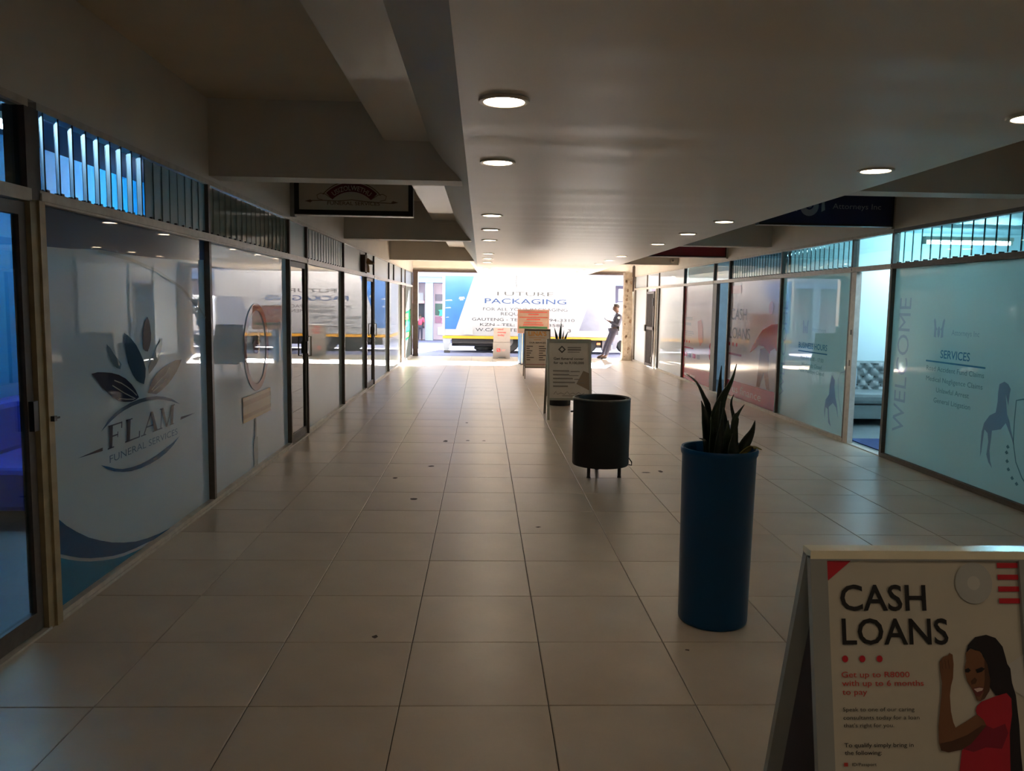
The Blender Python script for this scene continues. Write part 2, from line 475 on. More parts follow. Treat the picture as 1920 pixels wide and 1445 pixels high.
def doorframe(side, y0, y1, label, leaf=None, lmat=None, post=True, pull=True):
    ND[0] += 1
    s, x = side['s'], side['x']
    root = empty('door_%d' % ND[0], (x, (y0+y1)/2, 0), label, 'door', kind='structure')
    B('transom', M_alu, root, rail(side, y0, y1, side['zt0'], side['zt1']))
    B('top_rail', M_alu, root, rail(side, y0, y1, side['ztop']-.035, side['ztop']))
    B('threshold', M_alu, root, (x-s*.08, x+s*.004, y0, y1, .0, .012))
    if post: B('jamb', M_aludark, root, (x-s*(PD+.02), x-s*.001, y1-PW/2, y1+PW/2, 0, side['ztop']))
    MB().box(x-s*.034, x-s*.028, y0+PW/2, y1-PW/2, side['zt1'], side['ztop']-.035).build('fanlight', lmat or M_dglass, root)
    if leaf:
        a, b2 = y0+PW/2+.004, y1-PW/2-.004; z1 = side['zt0']-.006
        st = .055
        B('leaf_frame', M_aludark, root, (x-s*.055, x-s*.02, a, a+st, .02, z1), (x-s*.055, x-s*.02, b2-st, b2, .02, z1), (x-s*.055, x-s*.02, a+st, b2-st, .02, .11), (x-s*.055, x-s*.02, a+st, b2-st, z1-.06, z1))
        g = MB().box(x-s*.040, x-s*.034, a+st-.006, b2-st+.006, .10, z1-.05).build('leaf_pane', leaf, root)
        B('lock', M_black, root, (x-s*.06, x+s*.004, b2-st+.008, b2-.008, .98, 1.12))
        if pull: MB().tube([(x+s*.0, b2-st*.5, .95), (x+s*.04, b2-st*.5, .95), (x+s*.04, b2-st*.5, 1.18), (x, b2-st*.5, 1.18)], .009, 8).build('handle', M_alu, root)
    return root

# left side, from the viewer to the street
unit(LEFT, .22, 2.58, 'plain frosted shop window on the left, nearest the viewer', M_filmL, (16, .5, 0, M_louvF), M_louvF)
d1 = doorframe(LEFT, 2.58, 3.80, 'glass door of the blue-lit shop at the left edge, with cream post', M_clear, M_clear, post=False, pull=False)
B('jamb', M_creampost, d1, (XL-.10, XL+.012, 3.835, 3.885, 0, 2.05), (XL-.06, XL, 3.78, 3.84, 0, 2.05))
B('jamb', M_aludark, d1, (XL-.10, XL-.002, 3.77, 3.885, 2.05, 2.47))
B('latch', M_black, d1, (XL+.012, XL+.03, 3.85, 3.875, 1.01, 1.035), (XL+.02, XL+.026, 3.87, 3.91, 1.018, 1.027))
wA, pA = unit(LEFT, 3.87, 6.20, 'frosted window with navy FLAM funeral services leaf logo and blue curves', M_filmL, (17, math.radians(32), 9, M_louvO), M_louvF)
wB, pB = unit(LEFT, 6.20, 8.72, 'frosted window with faded red ring and tan banner print', M_filmL, (17, .6, 0, M_louvG), M_louvG)
doorframe(LEFT, 8.72, 9.58, 'narrow glass door with black lock box right after the red ring window', M_dglass, M_louvF)
unit(LEFT, 9.58, 12.08, 'frosted window right after the door with black lock, louvres on half its top', M_filmL, (14, .6, 0, M_louvF), M_louvF)
unit(LEFT, 12.08, 14.40, 'frosted window with plain teal top light and a brown fitting at its upper corner', M_filmL, None, M_louvF)
doorframe(LEFT, 14.40, 15.40, 'second narrow glass door along the left shopfronts', M_dglass, M_louvF)
unit(LEFT, 15.40, 17.85, 'frosted window just beyond the second narrow left door', M_filmL, None, M_louvF)
unit(LEFT, 17.85, 20.60, 'frosted window with small barred top light near the street on the left', M_filmL, None, M_louvF, mid=18.8)
doorframe(LEFT, 20.60, 21.55, 'last grey metal door on the left before the street', pm('grey_door_panel', (150, 146, 142), .4), M_louvF)
wG, pG = unit(LEFT, 21.55, 23.66, 'last left window before the street with a bright green poster', M_filmL, None, M_louvF)
# right side
unit(RIGHT, 3.55, 6.06, 'plain frosted window on the right just outside the picture edge', M_filmR, (15, .5, 0, M_louvR), M_louvR)
wRA, pRA = unit(RIGHT, 6.06, 8.44, 'frosted lit window with SERVICES list, lavender WELCOME and horse crest', M_filmR, (14, .5, 0, M_louvR), M_louvR, fm=M_aludark)
d5 = doorframe(RIGHT, 8.44, 9.36, 'open doorway between the two WELCOME windows with sofa inside', None, M_clear)
B('door_stile', M_alu, d5, (XR-.004, XR+.06, 9.215, 9.335, .012, 2.035))
B('strike', M_black, d5, (XR-.008, XR+.004, 9.26, 9.29, 1.30, 1.36), (XR-.008, XR+.004, 9.26, 9.29, .93, 1.0))
wRB, pRB = unit(RIGHT, 9.36, 11.62, 'frosted lit window with BUSINESS HOURS text and lavender WELCOME', M_filmR, (16, .5, 0, M_louvR), M_louvR)
wRC, pRC = unit(RIGHT, 11.62, 14.10, 'promotional window reading CASH LOANS with wide red base band', M_filmPink, (20, .5, 0, M_louvR), M_louvR)
d6 = doorframe(RIGHT, 14.10, 15.05, 'open dark-framed doorway between the two red promotional windows', None, M_clear)
B('door_stile', M_aludark, d6, (XR-.004, XR+.06, 14.80, 15.02, .012, 2.035))
wRD, pRD = unit(RIGHT, 15.05, 17.30, 'promotional window with red base and small app icons nearer the street', M_filmPink, None, M_louvR)
unit(RIGHT, 17.30, 19.80, 'white blank window beside the grey security gate on the right', M_filmW, None, M_filmW)
d7 = doorframe(RIGHT, 19.80, 21.25, 'right-hand doorway near the street holding a dark steel security gate', None, M_filmW)
unit(RIGHT, 21.25, 22.92, 'white blank window between the security gate and the peeling column', M_filmW, None, M_filmW)
# security gate leaf standing in door_7
M_gate = pm('dark_gate_steel', (92, 88, 90), .5, .15, 10)
gt = MB()
B('gate_frame', M_gate, d7, (XR-.03, XR+.01, 20.15, 20.21, .03, 1.97), (XR-.03, XR+.01, 20.99, 21.05, .03, 1.97), (XR-.03, XR+.01, 20.21, 20.99, .03, .10), (XR-.03, XR+.01, 20.21, 20.99, 1.91, 1.97), (XR-.03, XR+.02, 20.15, 21.05, .98, 1.06))
for i in range(7): B('gate_bar', M_gate, d7, (XR-.018, XR, 20.28+i*.105, 20.298+i*.105, .10, 1.91))
B('gate_sheet', pm('gate_mesh_sheet', (120, 118, 120), .6), d7, (XR+.012, XR+.016, 20.17, 21.03, .05, 1.95))
B('gate_lock', M_black, d7, (XR-.06, XR-.02, 21.0, 21.14, .93, 1.10), (XR-.05, XR-.02, 20.16, 20.26, 1.60, 1.80), (XR-.05, XR-.02, 20.16, 20.26, .16, .30))
B('side_pane', M_filmW, d7, (XR+.045, XR+.05, 19.82, 20.13, .03, 2.04), (XR+.045, XR+.05, 21.06, 21.23, .03, 2.04))
B('jamb', M_alu, d7, (XR+.0, XR+.05, 20.06, 20.12, 0, 2.04))
# odd brown fitting in the top light of the left wall
bf = empty('wall_fitting', (XL, 14.05, 2.10), 'small brown weathered fitting stuck out of the left top light before the second door', 'fitting')
B('bracket', M_rust, bf, (XL-.03, XL+.05, 13.85, 14.1, 2.11, 2.40))
MB().lathe([(.0, 2.36), (.12, 2.27), (.10, 2.25), (.05, 2.30), (0, 2.31)], (XL+.06, 14.12), 14).build('hood', pm('weathered_tan', (128, 104, 70), .8, .2, 12), bf)
MB().tube([(XL+.03, 14.1, 2.30), (XL+.05, 14.12, 2.2), (XL+.04, 14.12, 2.11)], [.03, .035, .05], 10).build('body', pm('weathered_cream', (168, 146, 116), .8, .2, 12), bf)

# ---------------------------------------------------------------- prints on the left windows
PL = wplane(LEFT)
navy = film('logo_navy', (44, 54, 80), .2); slate = film('logo_slate', (62, 68, 88), .2)
steel = film('logo_steel_blue', (66, 94, 122), .2); pale = film('logo_pale_blue', (98, 124, 142), .2)
deep = film('swoosh_deep_blue', (26, 86, 132), .2); teal = film('swoosh_teal_blue', (40, 122, 160), .2); topb = film('top_band_blue', (84, 106, 136), .2)
chalk = film('line_white', (176, 186, 186), .2)
LEAF = [('leaf_print', navy, [(4.37,1.193),(4.44,1.196),(4.512,1.189),(4.60,1.178),(4.694,1.158),(4.78,1.128),(4.855,1.087),(4.91,1.045),(4.953,.995),(4.90,.984),(4.847,.981),(4.76,.990),(4.683,1.005),(4.60,1.037),(4.533,1.077),(4.48,1.108),(4.436,1.144),(4.40,1.172)]),
 ('leaf_print', slate, [(5.083,1.007),(5.12,1.05),(5.166,1.087),(5.24,1.122),(5.331,1.147),(5.44,1.168),(5.549,1.181),(5.663,1.178),(5.62,1.142),(5.566,1.102),(5.49,1.062),(5.407,1.03),(5.31,1.002),(5.217,.984)]),
 ('leaf_print', steel, [(4.778,1.4),(4.83,1.382),(4.876,1.359),(4.94,1.318),(4.992,1.268),(5.04,1.212),(5.067,1.161),(5.056,1.11),(5.032,1.069),(4.975,1.083),(4.926,1.103),(4.88,1.138),(4.845,1.179),(4.815,1.22),(4.801,1.265),(4.785,1.33)]),
 ('leaf_print', slate, [(5.11,1.491),(5.138,1.462),(5.153,1.426),(5.162,1.38),(5.156,1.338),(5.135,1.30),(5.103,1.269),(5.065,1.275),(5.039,1.289),(5.03,1.325),(5.032,1.367),(5.042,1.40),(5.059,1.429),(5.085,1.465)]),
 ('leaf_print', pale, [(4.554,1.345),(4.60,1.32),(4.641,1.283),(4.69,1.25),(4.731,1.218),(4.713,1.19),(4.67,1.20),(4.636,1.218),(4.60,1.245),(4.579,1.28)]),
 ('leaf_print', pale, [(5.336,1.346),(5.332,1.30),(5.308,1.257),(5.275,1.215),(5.232,1.18),(5.17,1.15),(5.111,1.125),(5.105,1.173),(5.135,1.21),(5.177,1.24),(5.25,1.295)])]
for n_, mt, pts in LEAF: PL.poly(n_, pts, mt, pA)
for pts in ([(4.629,1.132),(4.72,1.106),(4.786,1.079),(4.86,1.045),(4.919,1.011)], [(4.604,1.105),(4.69,1.07),(4.751,1.045),(4.83,1.017),(4.9,.993)], [(4.684,1.02),(4.781,1.004),(4.882,.992)], [(5.14,1.02),(5.24,1.06),(5.36,1.10),(5.44,1.14)], [(5.16,1.008),(5.27,1.035),(5.38,1.07)]):
    PL.stroke('leaf_vein', pts, .006, chalk, pA, .005)
PL.poly('arc_print', [(4.45,.861),(4.551,.917),(4.63,.942),(4.711,.96),(4.83,.976),(4.952,.983),(5.08,.982),(5.216,.972),(5.34,.953),(5.464,.925),(5.617,.867),(5.462,.908),(5.34,.933),(5.215,.951),(5.10,.958),(4.987,.959),(4.86,.954),(4.743,.941),(4.66,.926),(4.58,.905)], steel, pA)
PL.poly('arc_print', [(4.435,.676),(4.51,.637),(4.588,.608),(4.70,.58),(4.814,.561),(4.95,.551),(5.087,.55),(5.22,.556),(5.351,.573),(5.48,.605),(5.59,.648),(5.46,.619),(5.311,.602),(5.19,.588),(5.07,.58),(4.94,.577),(4.816,.584),(4.70,.598),(4.605,.621),(4.52,.65)], deep, pA)
PL.poly('dart_print', [(4.188,.763),(4.463,.751),(4.464,.77)], slate, pA); PL.poly('dart_print', [(5.609,.757),(5.903,.767),(5.622,.777)], slate, pA)
def serif(ch, a, w, b, h):
    R = {'F': [(.10,0,.30,1),(0,0,.42,.05),(0,.94,.95,1),(.88,.72,.95,.94),(.30,.47,.68,.53),(.63,.38,.68,.62)],
         'L': [(.10,0,.30,1),(0,.95,.42,1),(0,0,.95,.06),(.88,.06,.95,.30)],
         'A': [(-.02,0,.26,.045),(.62,0,1.02,.045),(.25,.32,.68,.37)], 'M': [(.0,0,.22,.045),(.10,0,.145,1),(0,.955,.2,1),(.72,0,1,.045),(.76,0,.93,1),(.80,.955,1,1)]}[ch]
    D = {'A': [((.46,1),(.52,1),(.155,.0),(.10,.0)), ((.44,1),(.58,1),(.93,0),(.74,0))], 'M': [((.06,1),(.24,1),(.56,.0),(.46,.0)), ((.78,1),(.84,1),(.54,.0),(.48,.0))]}.get(ch, [])
    m = MB(); sh = .10
    f = lambda u, v: PL.p(a+(u+v*sh)*w, b+v*h, .004)
    for q in R: m.poly3([f(q[0],q[1]), f(q[2],q[1]), f(q[2],q[3]), f(q[0],q[3])])
    for q in D: m.poly3([f(*q[3]), f(*q[2]), f(*q[1]), f(*q[0])])
    m.build('lettering', slate, pA, fix=False)
for ch, a, w in (('F', 4.52, .185), ('L', 4.74, .215), ('A', 4.965, .27), ('M', 5.235, .255)): serif(ch, a, w, .747, .134)
text(PL, 'FUNERAL SERVICES', 4.54, .666, .042, steel, pA, w=1.01, bold=-.008)
PL.poly('top_band_print_reflection', [(3.895,2.04),(3.895,1.845),(4.2,1.852),(4.5,1.868),(4.9,1.862),(5.4,1.866),(5.9,1.885),(6.178,1.90),(6.178,2.04)], topb, pA)  # blue film design, with the ceiling's dark reflection put into its colour
PL.stroke('curve_print', [(4.5,1.86),(4.9,1.835),(5.3,1.78),(5.7,1.68),(6.0,1.56),(6.17,1.46)], .02, chalk, pA)
PL.poly('swoosh_print', [(3.895,.56),(3.961,.507),(4.05,.44),(4.147,.38),(4.27,.312),(4.396,.257),(4.53,.205),(4.681,.158),(4.84,.115),(5.008,.085),(5.2,.06),(5.389,.045),(5.1,.046),(5.007,.058),(4.84,.074),(4.676,.095),(4.54,.122),(4.415,.154),(4.28,.193),(4.16,.235),(4.05,.282),(3.957,.323),(3.895,.355)], deep, pA)
PL.poly('swoosh_print', [(3.895,.335),(3.957,.305),(4.05,.262),(4.16,.217),(4.28,.175),(4.415,.136),(4.54,.104),(4.676,.077),(4.84,.056),(4.95,.045),(3.895,.045)], teal, pA)
# window B: ring, banner, stem
rose = film('faded_ring_red', (150, 116, 118), .2); tan = film('banner_tan', (188, 162, 112), .2); tan2 = film('banner_tan_dark', (164, 132, 88), .2); grey = film('stem_grey', (130, 140, 140), .2)
PL.disc('ring_print', 7.54, 1.162, .405, .408, rose, pB, n=48, hole=(.325, .342))
PL.disc('emblem_print', 7.53, 1.17, .11, .07, rose, pB, n=20)
PL.poly('emblem_print', [(7.36,1.19),(7.45,1.26),(7.53,1.28),(7.62,1.26),(7.70,1.19),(7.62,1.22),(7.53,1.235),(7.44,1.22)], film('emblem_dark', (110, 112, 108), .2), pB)
PL.rects('banner_print', [(7.07, .505, 7.985, .735)], tan, pB)
PL.rects('banner_stripe', [(7.07, .655, 7.985, .70), (7.07, .54, 7.985, .575)], tan2, pB, .005)
PL.rects('stem_print', [(7.38, .05, 7.51, .32), (7.43, .32, 7.475, .50)], grey, pB)
# window G: green poster
gp = film('poster_green', (40, 168, 96), .2); gp2 = film('poster_teal', (70, 176, 168), .2); gy = film('poster_yellow', (214, 196, 110), .2)
PL.poly('green_poster', [(21.75,.50),(23.5,.62),(23.5,1.40),(21.75,1.33)], gp, pG)
PL.rects('poster_block', [(21.9, 1.12, 22.7, 1.28), (21.9, .62, 22.9, .75)], gy, pG, .005)
PL.rects('poster_block', [(22.0, .80, 23.3, 1.05)], gp2, pG, .005)

# ---------------------------------------------------------------- prints on the right windows
PR = wplane(RIGHT)
def pr(y): return -y        # the plane's right axis runs towards the viewer
lav = ink('lavender_ink', (222, 218, 238)); lav2 = ink('lavender_ink_strong', (205, 198, 224)); blu = ink('blue_text_ink', (120, 162, 194)); blk = ink('grey_text_ink', (150, 168, 178)); fnt = ink('faint_text_ink', (206, 212, 226)); pur = ink('horse_ink', (196, 188, 208))
text(PR, 'WELCOME', pr(8.06), .31, .22, lav, pRA, w=1.42, rot=math.pi/2)
text(PR, 'SERVICES', pr(7.245), 1.150, .075, blu, pRA, w=.465, align='c', bold=.012)
PR.rects('rule_print', [(pr(7.722), 1.100, pr(6.781), 1.116)], blu, pRA)
for s_, w_, z_ in (('Road Accident Fund Claims', .91, 1.018), ('Medical Negligence Claims', .895, .915), ('Unlawful Arrest', .52, .815), ('General Litigation', .585, .714)):
    text(PR, s_, pr(7.247), z_, .046, blk, pRA, w=w_, align='c')
text(PR, 'Attorneys Inc', pr(7.32), 1.375, .05, fnt, pRA, w=.42)
def beasts(pl, a, b, s, mat, parent):
    for k in (-1, 1):
        pl.poly('beast_print', [(a+k*q[0]*s, b+q[1]*s) for q in ((.2,0),(.42,.05),(.40,.5),(.5,.9),(.42,1.0),(.30,.85),(.25,.55),(.12,.45),(.22,.35))][::k], mat, parent)
    pl.disc('shield_print', a, b+.3*s, .12*s, .28*s, mat, parent)
beasts(PR, pr(7.535), 1.34, .19, lav, pRA)
HORSE = [(6.576,.988),(6.514,1.016),(6.464,.999),(6.427,.961),(6.435,.918),(6.442,.822),(6.475,.892),(6.485,.912),(6.467,.829),(6.449,.747),(6.41,.689),(6.387,.629),(6.346,.551),(6.332,.501),(6.39,.586),(6.456,.671),(6.514,.608),(6.627,.579),(6.629,.524),(6.639,.401),(6.62,.316),(6.588,.257),(6.644,.3),(6.678,.36),(6.665,.474),(6.683,.548),(6.73,.574),(6.742,.46),(6.749,.369),(6.761,.322),(6.768,.424),(6.765,.548),(6.742,.628),(6.676,.704),(6.596,.742),(6.583,.836),(6.585,.922)]
PR.poly('horse_print', [(pr(a), b) for a, b in HORSE], pur, pRA)
PR.stroke('shield_print', [(pr(a), b) for a, b in ((6.15,.90),(6.265,.896),(6.347,.876),(6.351,.718),(6.344,.53),(6.293,.371),(6.203,.255),(6.12,.20))], .012, blk, pRA)
for a, b in ((6.408,.476),(6.418,.426),(6.402,.355),(6.378,.29),(6.323,.228),(6.264,.193)):
    PR.poly('laurel_print', [(pr(a)-.02, b), (pr(a), b+.02), (pr(a)+.025, b), (pr(a), b-.016)], blk, pRA)
text(PR, 'WELCOME', pr(11.39), .31, .16, lav, pRB, w=1.39, rot=math.pi/2)
text(PR, 'BUSINESS HOURS', pr(10.46), 1.062, .075, blu, pRB, w=.92, align='c', bold=.012)
PR.rects('rule_print', [(pr(10.93), 1.010, pr(9.99), 1.026)], blu, pRB)
for s_, w_, z_ in (('Mon-Fri: 8:00 - 17:00', .74, .905), ('Weekends: Closed', .655, .815), ('Public Holidays: Closed', .81, .735)):
    text(PR, s_, pr(10.46), z_, .05, blk, pRB, w=w_, align='c')
text(PR, 'Attorneys', pr(10.5), 1.30, .05, fnt, pRB, w=.44)
beasts(PR, pr(10.72), 1.26, .19, lav, pRB)
PR.poly('horse_print', [(pr(a), b) for a, b in ((9.82,.774),(9.726,.716),(9.728,.625),(9.683,.5),(9.62,.40),(9.58,.25),(9.65,.38),(9.747,.427),(9.858,.36),(9.826,.232),(9.767,.122),(9.847,.162),(9.884,.33),(9.948,.348),(9.96,.20),(9.985,.30),(9.96,.444),(9.87,.52),(9.86,.652))], lav2, pRB)
PR.stroke('shield_print', [(pr(a), b) for a, b in ((9.40,.86),(9.58,.82),(9.64,.72),(9.60,.52),(9.52,.36),(9.42,.25))], .012, lav, pRB)
# promotional windows
red_f = film('promo_film_red', (190, 62, 78), .35, rough=.10); pink = film('promo_film_pink', (222, 176, 184), .35, rough=.10); dk = film('promo_film_grey', (104, 106, 116), .35, rough=.10); skin_p = film('promo_print_skin', (150, 110, 100), .35, rough=.10); pgrey = film('promo_print_pale', (190, 190, 200), .35, rough=.10)
PR.poly('red_band_print', [(pr(14.075), .045), (pr(11.645), .045), (pr(11.645), .335), (pr(14.075), .315)], red_f, pRC)
text(PR, 'us finance', pr(13.75), .12, .13, pink, pRC, w=1.42, bold=-.01)
text(PR, 'CASH', pr(14.0), 1.385, .19, dk, pRC, w=.83)
text(PR, 'LOANS', pr(14.05), 1.06, .19, dk, pRC, w=1.09)
for i in range(3): PR.disc('dot_print', pr(14.03-i*.20), .955, .04, .035, red_f, pRC)
PR.rects('text_line_print', [(pr(14.05), .765, pr(13.35), .80)], film('promo_text_rose', (176, 110, 136), .35, rough=.10), pRC)
PR.rects('corner_print', [(pr(14.06), 1.84, pr(13.5), 1.98)], pink, pRC)
PR.poly('figure_print', [(pr(a), b) for a, b in ((12.92,.86),(12.80,.99),(12.70,1.05),(12.62,1.10),(12.50,1.185),(12.38,1.25),(12.25,1.285),(12.0,1.345),(11.66,1.37),(11.66,.95),(12.05,.90),(12.3,1.0),(12.55,1.0),(12.69,.94))][::-1], red_f, pRC)
PR.poly('figure_print', [(pr(a), b) for a, b in ((12.45,.95),(12.25,.98),(12.1,.93),(12.0,.60),(11.95,.34),(12.10,.34),(12.25,.60),(12.40,.34),(12.55,.34),(12.50,.6))][::-1], skin_p, pRC)
PR.poly('figure_print', [(pr(a), b) for a, b in ((12.0,.94),(11.80,1.0),(11.70,.92),(11.72,.5),(11.78,.34),(11.95,.34),(12.05,.6))][::-1], pgrey, pRC, .005)
PR.disc('heart_print', pr(12.05), 1.60, .10, .10, pink, pRC)  # pink reflection in the glass, painted on as a flat spot
PR.poly('red_band_print', [(pr(17.275), .045), (pr(15.075), .045), (pr(15.075), .34), (pr(17.275), .31)], red_f, pRD)
PR.rects('edge_print', [(pr(17.275), .31, pr(17.21), 2.0)], red_f, pRD)
for i in range(3): PR.disc('dot_print', pr(17.2-i*.2), .855, .04, .03, red_f, pRD)
PR.rects('text_line_print', [(pr(17.2), 1.06, pr(16.5), 1.085), (pr(17.2), 1.02, pr(16.45), 1.045), (pr(17.2), .985, pr(16.6), 1.0), (pr(17.2), 1.2, pr(16.7), 1.26), (pr(17.2), 1.32, pr(16.6), 1.38)], pgrey, pRD)
PR.rects('red_text_print', [(pr(17.2), .71, pr(16.45), .735)], red_f, pRD)
for i in range(4): PR.rects('icon_print', [(pr(17.18-i*.34), .53, pr(16.95-i*.34), .62)], (red_f, dk, red_f, pgrey)[i], pRD)
PR.poly('figure_print', [(pr(a), b) for a, b in ((16.2,1.3),(15.95,1.34),(15.8,1.2),(15.75,.9),(15.95,.80),(16.1,.95))][::-1], film('promo_film_blush', (220, 170, 170), .35, rough=.10), pRD)
PR.disc('edge_print', pr(15.2), .74, .10, .17, red_f, pRD)
PR.rects('faint_text_print', [(pr(17.15), .12, pr(16.75), .17), (pr(16.65), .12, pr(16.25), .17)], pink, pRD, .005)

# ---------------------------------------------------------------- shop interiors
M_bluewall = pm('blue_painted_wall', (0, 128, 190), .6, .04, 3)
M_navyceil = pm('dark_navy_ceiling', (20, 36, 60), .8)
M_intfloor = pm('shop_floor', (92, 96, 104), .5, .1, 3)
M_pale = pm('pale_interior_wall', (205, 226, 230), .6, .03, 2)
def room(side, x0, x1, y0, y1, zc, wall, ceil, floor, names, lab, street=False):
    B('wall_'+names, wall, None, (x0, x1, y0-.05, y0, 0, 3.1), (x0, x1, y1, y1+.05, 2.3 if street else 0, 3.1), ((x0-.05, x0) if side > 0 else (x1, x1+.05))+(y0-.05, y1+.05, 0, 3.1), label=lab[0], cat='wall', kind='structure')
    B('ceiling_'+names, ceil, None, (x0, x1, y0, y1, zc, zc+.05), label=lab[1], cat='ceiling', kind='structure')
    B('floor_'+names, floor, None, (x0, x1, y0, y1, -.006, -.001), label=lab[2], cat='floor', kind='structure')
room(1, -3.78, XL-.15, .3, 9.0, 2.86, M_bluewall, M_navyceil, M_intfloor, 'blue_shop', ('saturated blue walls inside the shop at the left edge', 'dark ceiling inside the blue shop at the left edge', 'dark floor inside the blue shop at the left edge'))
room(1, -3.78, XL-.15, 9.1, 23.8, 2.86, pm('dim_shop_wall', (150, 160, 158), .7), M_slab, M_intfloor, 'dim_shops', ('dim grey walls inside the farther left shops', 'ceiling inside the farther left shops', 'floor inside the farther left shops'))
room(-1, XR+.12, 8.2, 3.4, 11.55, 2.72, M_pale, M_pale, pm('pale_room_floor', (120, 130, 132), .4), 'office', ('pale blue-white walls of the office behind the WELCOME windows', 'pale ceiling of the office behind the WELCOME windows', 'pale floor of the office behind the WELCOME windows'))
room(-1, XR+.12, 8.2, 11.65, 17.3, 2.72, pm('cool_interior_wall', (196, 218, 226), .6), M_pale, pm('loan_room_floor', (150, 160, 168), .4), 'loan_shop', ('cool blue walls of the loan shop on the right', 'ceiling of the loan shop on the right', 'floor of the loan shop on the right'))
room(-1, XR+.12, 8.2, 17.4, 23.0, 2.72, M_pale, M_pale, M_intfloor, 'end_shop', ('white walls of the last shop on the right', 'ceiling of the last shop on the right', 'floor of the last shop on the right'), street=True)
def batten(x, y, z, l, axis, st, rgb, label):
    r_ = empty('fluorescent_lamp', (x, y, z), label, 'lamp')
    h = l/2
    if axis == 'x':
        B('housing', M_white, r_, (x-h, x+h, y-.05, y+.05, z+.03, z+.08), (x-h, x-h+.03, y-.03, y+.03, z-.02, z+.03), (x+h-.03, x+h, y-.03, y+.03, z-.02, z+.03))
        MB().tube([(x-h+.03, y, z), (x+h-.03, y, z)], .018, 10).build('tube', glow('tube_%s' % st, rgb, st), r_)
    else:
        B('housing', M_white, r_, (x-.05, x+.05, y-h, y+h, z+.03, z+.08), (x-.03, x+.03, y-h, y-h+.03, z-.02, z+.03), (x-.03, x+.03, y+h-.03, y+h, z-.02, z+.03))
        MB().tube([(x, y-h+.03, z), (x, y+h-.03, z)], .018, 10).build('tube', glow('tube_%s' % st, rgb, st), r_)
batten(6.45, 10.5, 2.50, 1.2, 'x', 84, (200, 236, 255), 'fluorescent tube lamp seen through the louvres over the SERVICES window')
batten(5.15, 7.3, 2.62, 1.2, 'x', 84, (200, 236, 255), 'unseen fluorescent tube lamp added in the office, close behind the window')  # unseen lamp added near the glass to brighten the top of the film
batten(6.2, 14.4, 2.64, 1.2, 'x', 44, (205, 232, 255), 'fluorescent tube lamp inside the loan shop')
batten(6.2, 19.2, 2.64, 1.2, 'x', 40, (235, 245, 255), 'unseen fluorescent tube lamp added inside the last shop on the right')  # unseen lamp added to make the white window film glow
batten(-3.3, 5.4, 2.76, 1.2, 'y', 70, (170, 225, 255), 'fluorescent tube lamp in the blue shop')
batten(-2.9, 8.25, 2.76, 1.2, 'y', 40, (170, 225, 255), 'fluorescent tube lamp at the far end of the blue shop')
# tufted sofa, cushion, mat in the office; couch in the blue shop
M_sofa = pm('grey_velvet', (112, 122, 124), .45, .1, 8)
sf = empty('tufted_sofa', (5.75, 11.0, 0), 'grey button-tufted sofa inside the office, seen through the open doorway', 'sofa')
MB().cbox(4.75, 6.75, 10.62, 11.45, .10, .30, .02).build('base', M_sofa, sf)
MB().cbox(4.97, 6.53, 10.56, 11.2, .31, .46, .05).build('seat_cushion', M_sofa, sf)
b = bmesh.new(); nx, nz_ = 41, 17
gv = [[None]*nz_ for _ in range(nx)]
for i in range(nx):
    for j in range(nz_):
        u, v = i/(nx-1), j/(nz_-1); X = 4.97+u*1.56; Z = .44+v*.42
        k = abs(math.sin(math.pi*(u*9+v*2.5)))*abs(math.sin(math.pi*(u*9-v*2.5)))
        gv[i][j] = b.verts.new((X, 11.22-.07*k**.6+.05*(v-.5)+(.06 if j == nz_-1 else 0), Z))
for i in range(nx-1):
    for j in range(nz_-1): b.faces.new((gv[i][j], gv[i+1][j], gv[i+1][j+1], gv[i][j+1]))
mm = MB().bm(b, True); mm.box(4.97, 6.53, 11.26, 11.45, .3, .85)
bk = mm.build('tufted_back', M_sofa, sf)
for i in range(9):
    for j in range(3):
        bx, bz = 5.05+i*.173+(.0865 if j % 2 else 0), .52+j*.125
        if bx < 6.5: MB().lathe([(0, 11.18), (.013, 11.185), (.016, 11.20), (.016, 11.22)], (bx, bz), 8, 'y').build('button', M_black, bk)
for s_ in (0, 1): MB().cbox(4.75+s_*1.78, 4.97+s_*1.78, 10.6, 11.45, .12, .66, .06).build('armrest', M_sofa, sf)
for fx in (4.82, 6.68):
    for fy in (10.7, 11.38): B('foot', M_black, sf, (fx-.03, fx+.03, fy-.03, fy+.03, 0, .10))
cu = MB().cbox(5.02, 5.32, 11.0, 11.13, .47, .80, .05).build('cushion', pm('pale_blue_cushion', (170, 192, 204), .7), None, label='pale cushion with dark check edging on the tufted sofa', cat='cushion')
ck = MB()
for i in range(10): ck.box(5.23, 5.27 if i % 2 else 5.25, 10.992, 11.0, .49+i*.03, .505+i*.03)
ck.build('check_trim', M_black, cu)
MB().cbox(XR+.16, XR+1.0, 8.60, 9.55, 0, .012, .004).build('door_mat', pm('navy_mat', (40, 60, 110), .9, .2, 30), None, label='navy door mat inside the open office doorway', cat='mat')
cs = empty('couch', (-3.45, 6.6, 0), 'dark blue couch along the wall of the blue shop', 'couch')
M_couch = pm('blue_vinyl', (34, 46, 150), .4)
MB().cbox(-3.76, -3.05, 5.4, 7.4, .14, .44, .04).build('seat', M_couch, cs); MB().cbox(-3.76, -3.55, 5.4, 7.4, .42, .82, .05).build('backrest', M_couch, cs)
for fy in (5.5, 7.3):
    for fx in (-3.7, -3.1): B('foot', M_black, cs, (fx-.03, fx+.03, fy-.03, fy+.03, 0, .145))

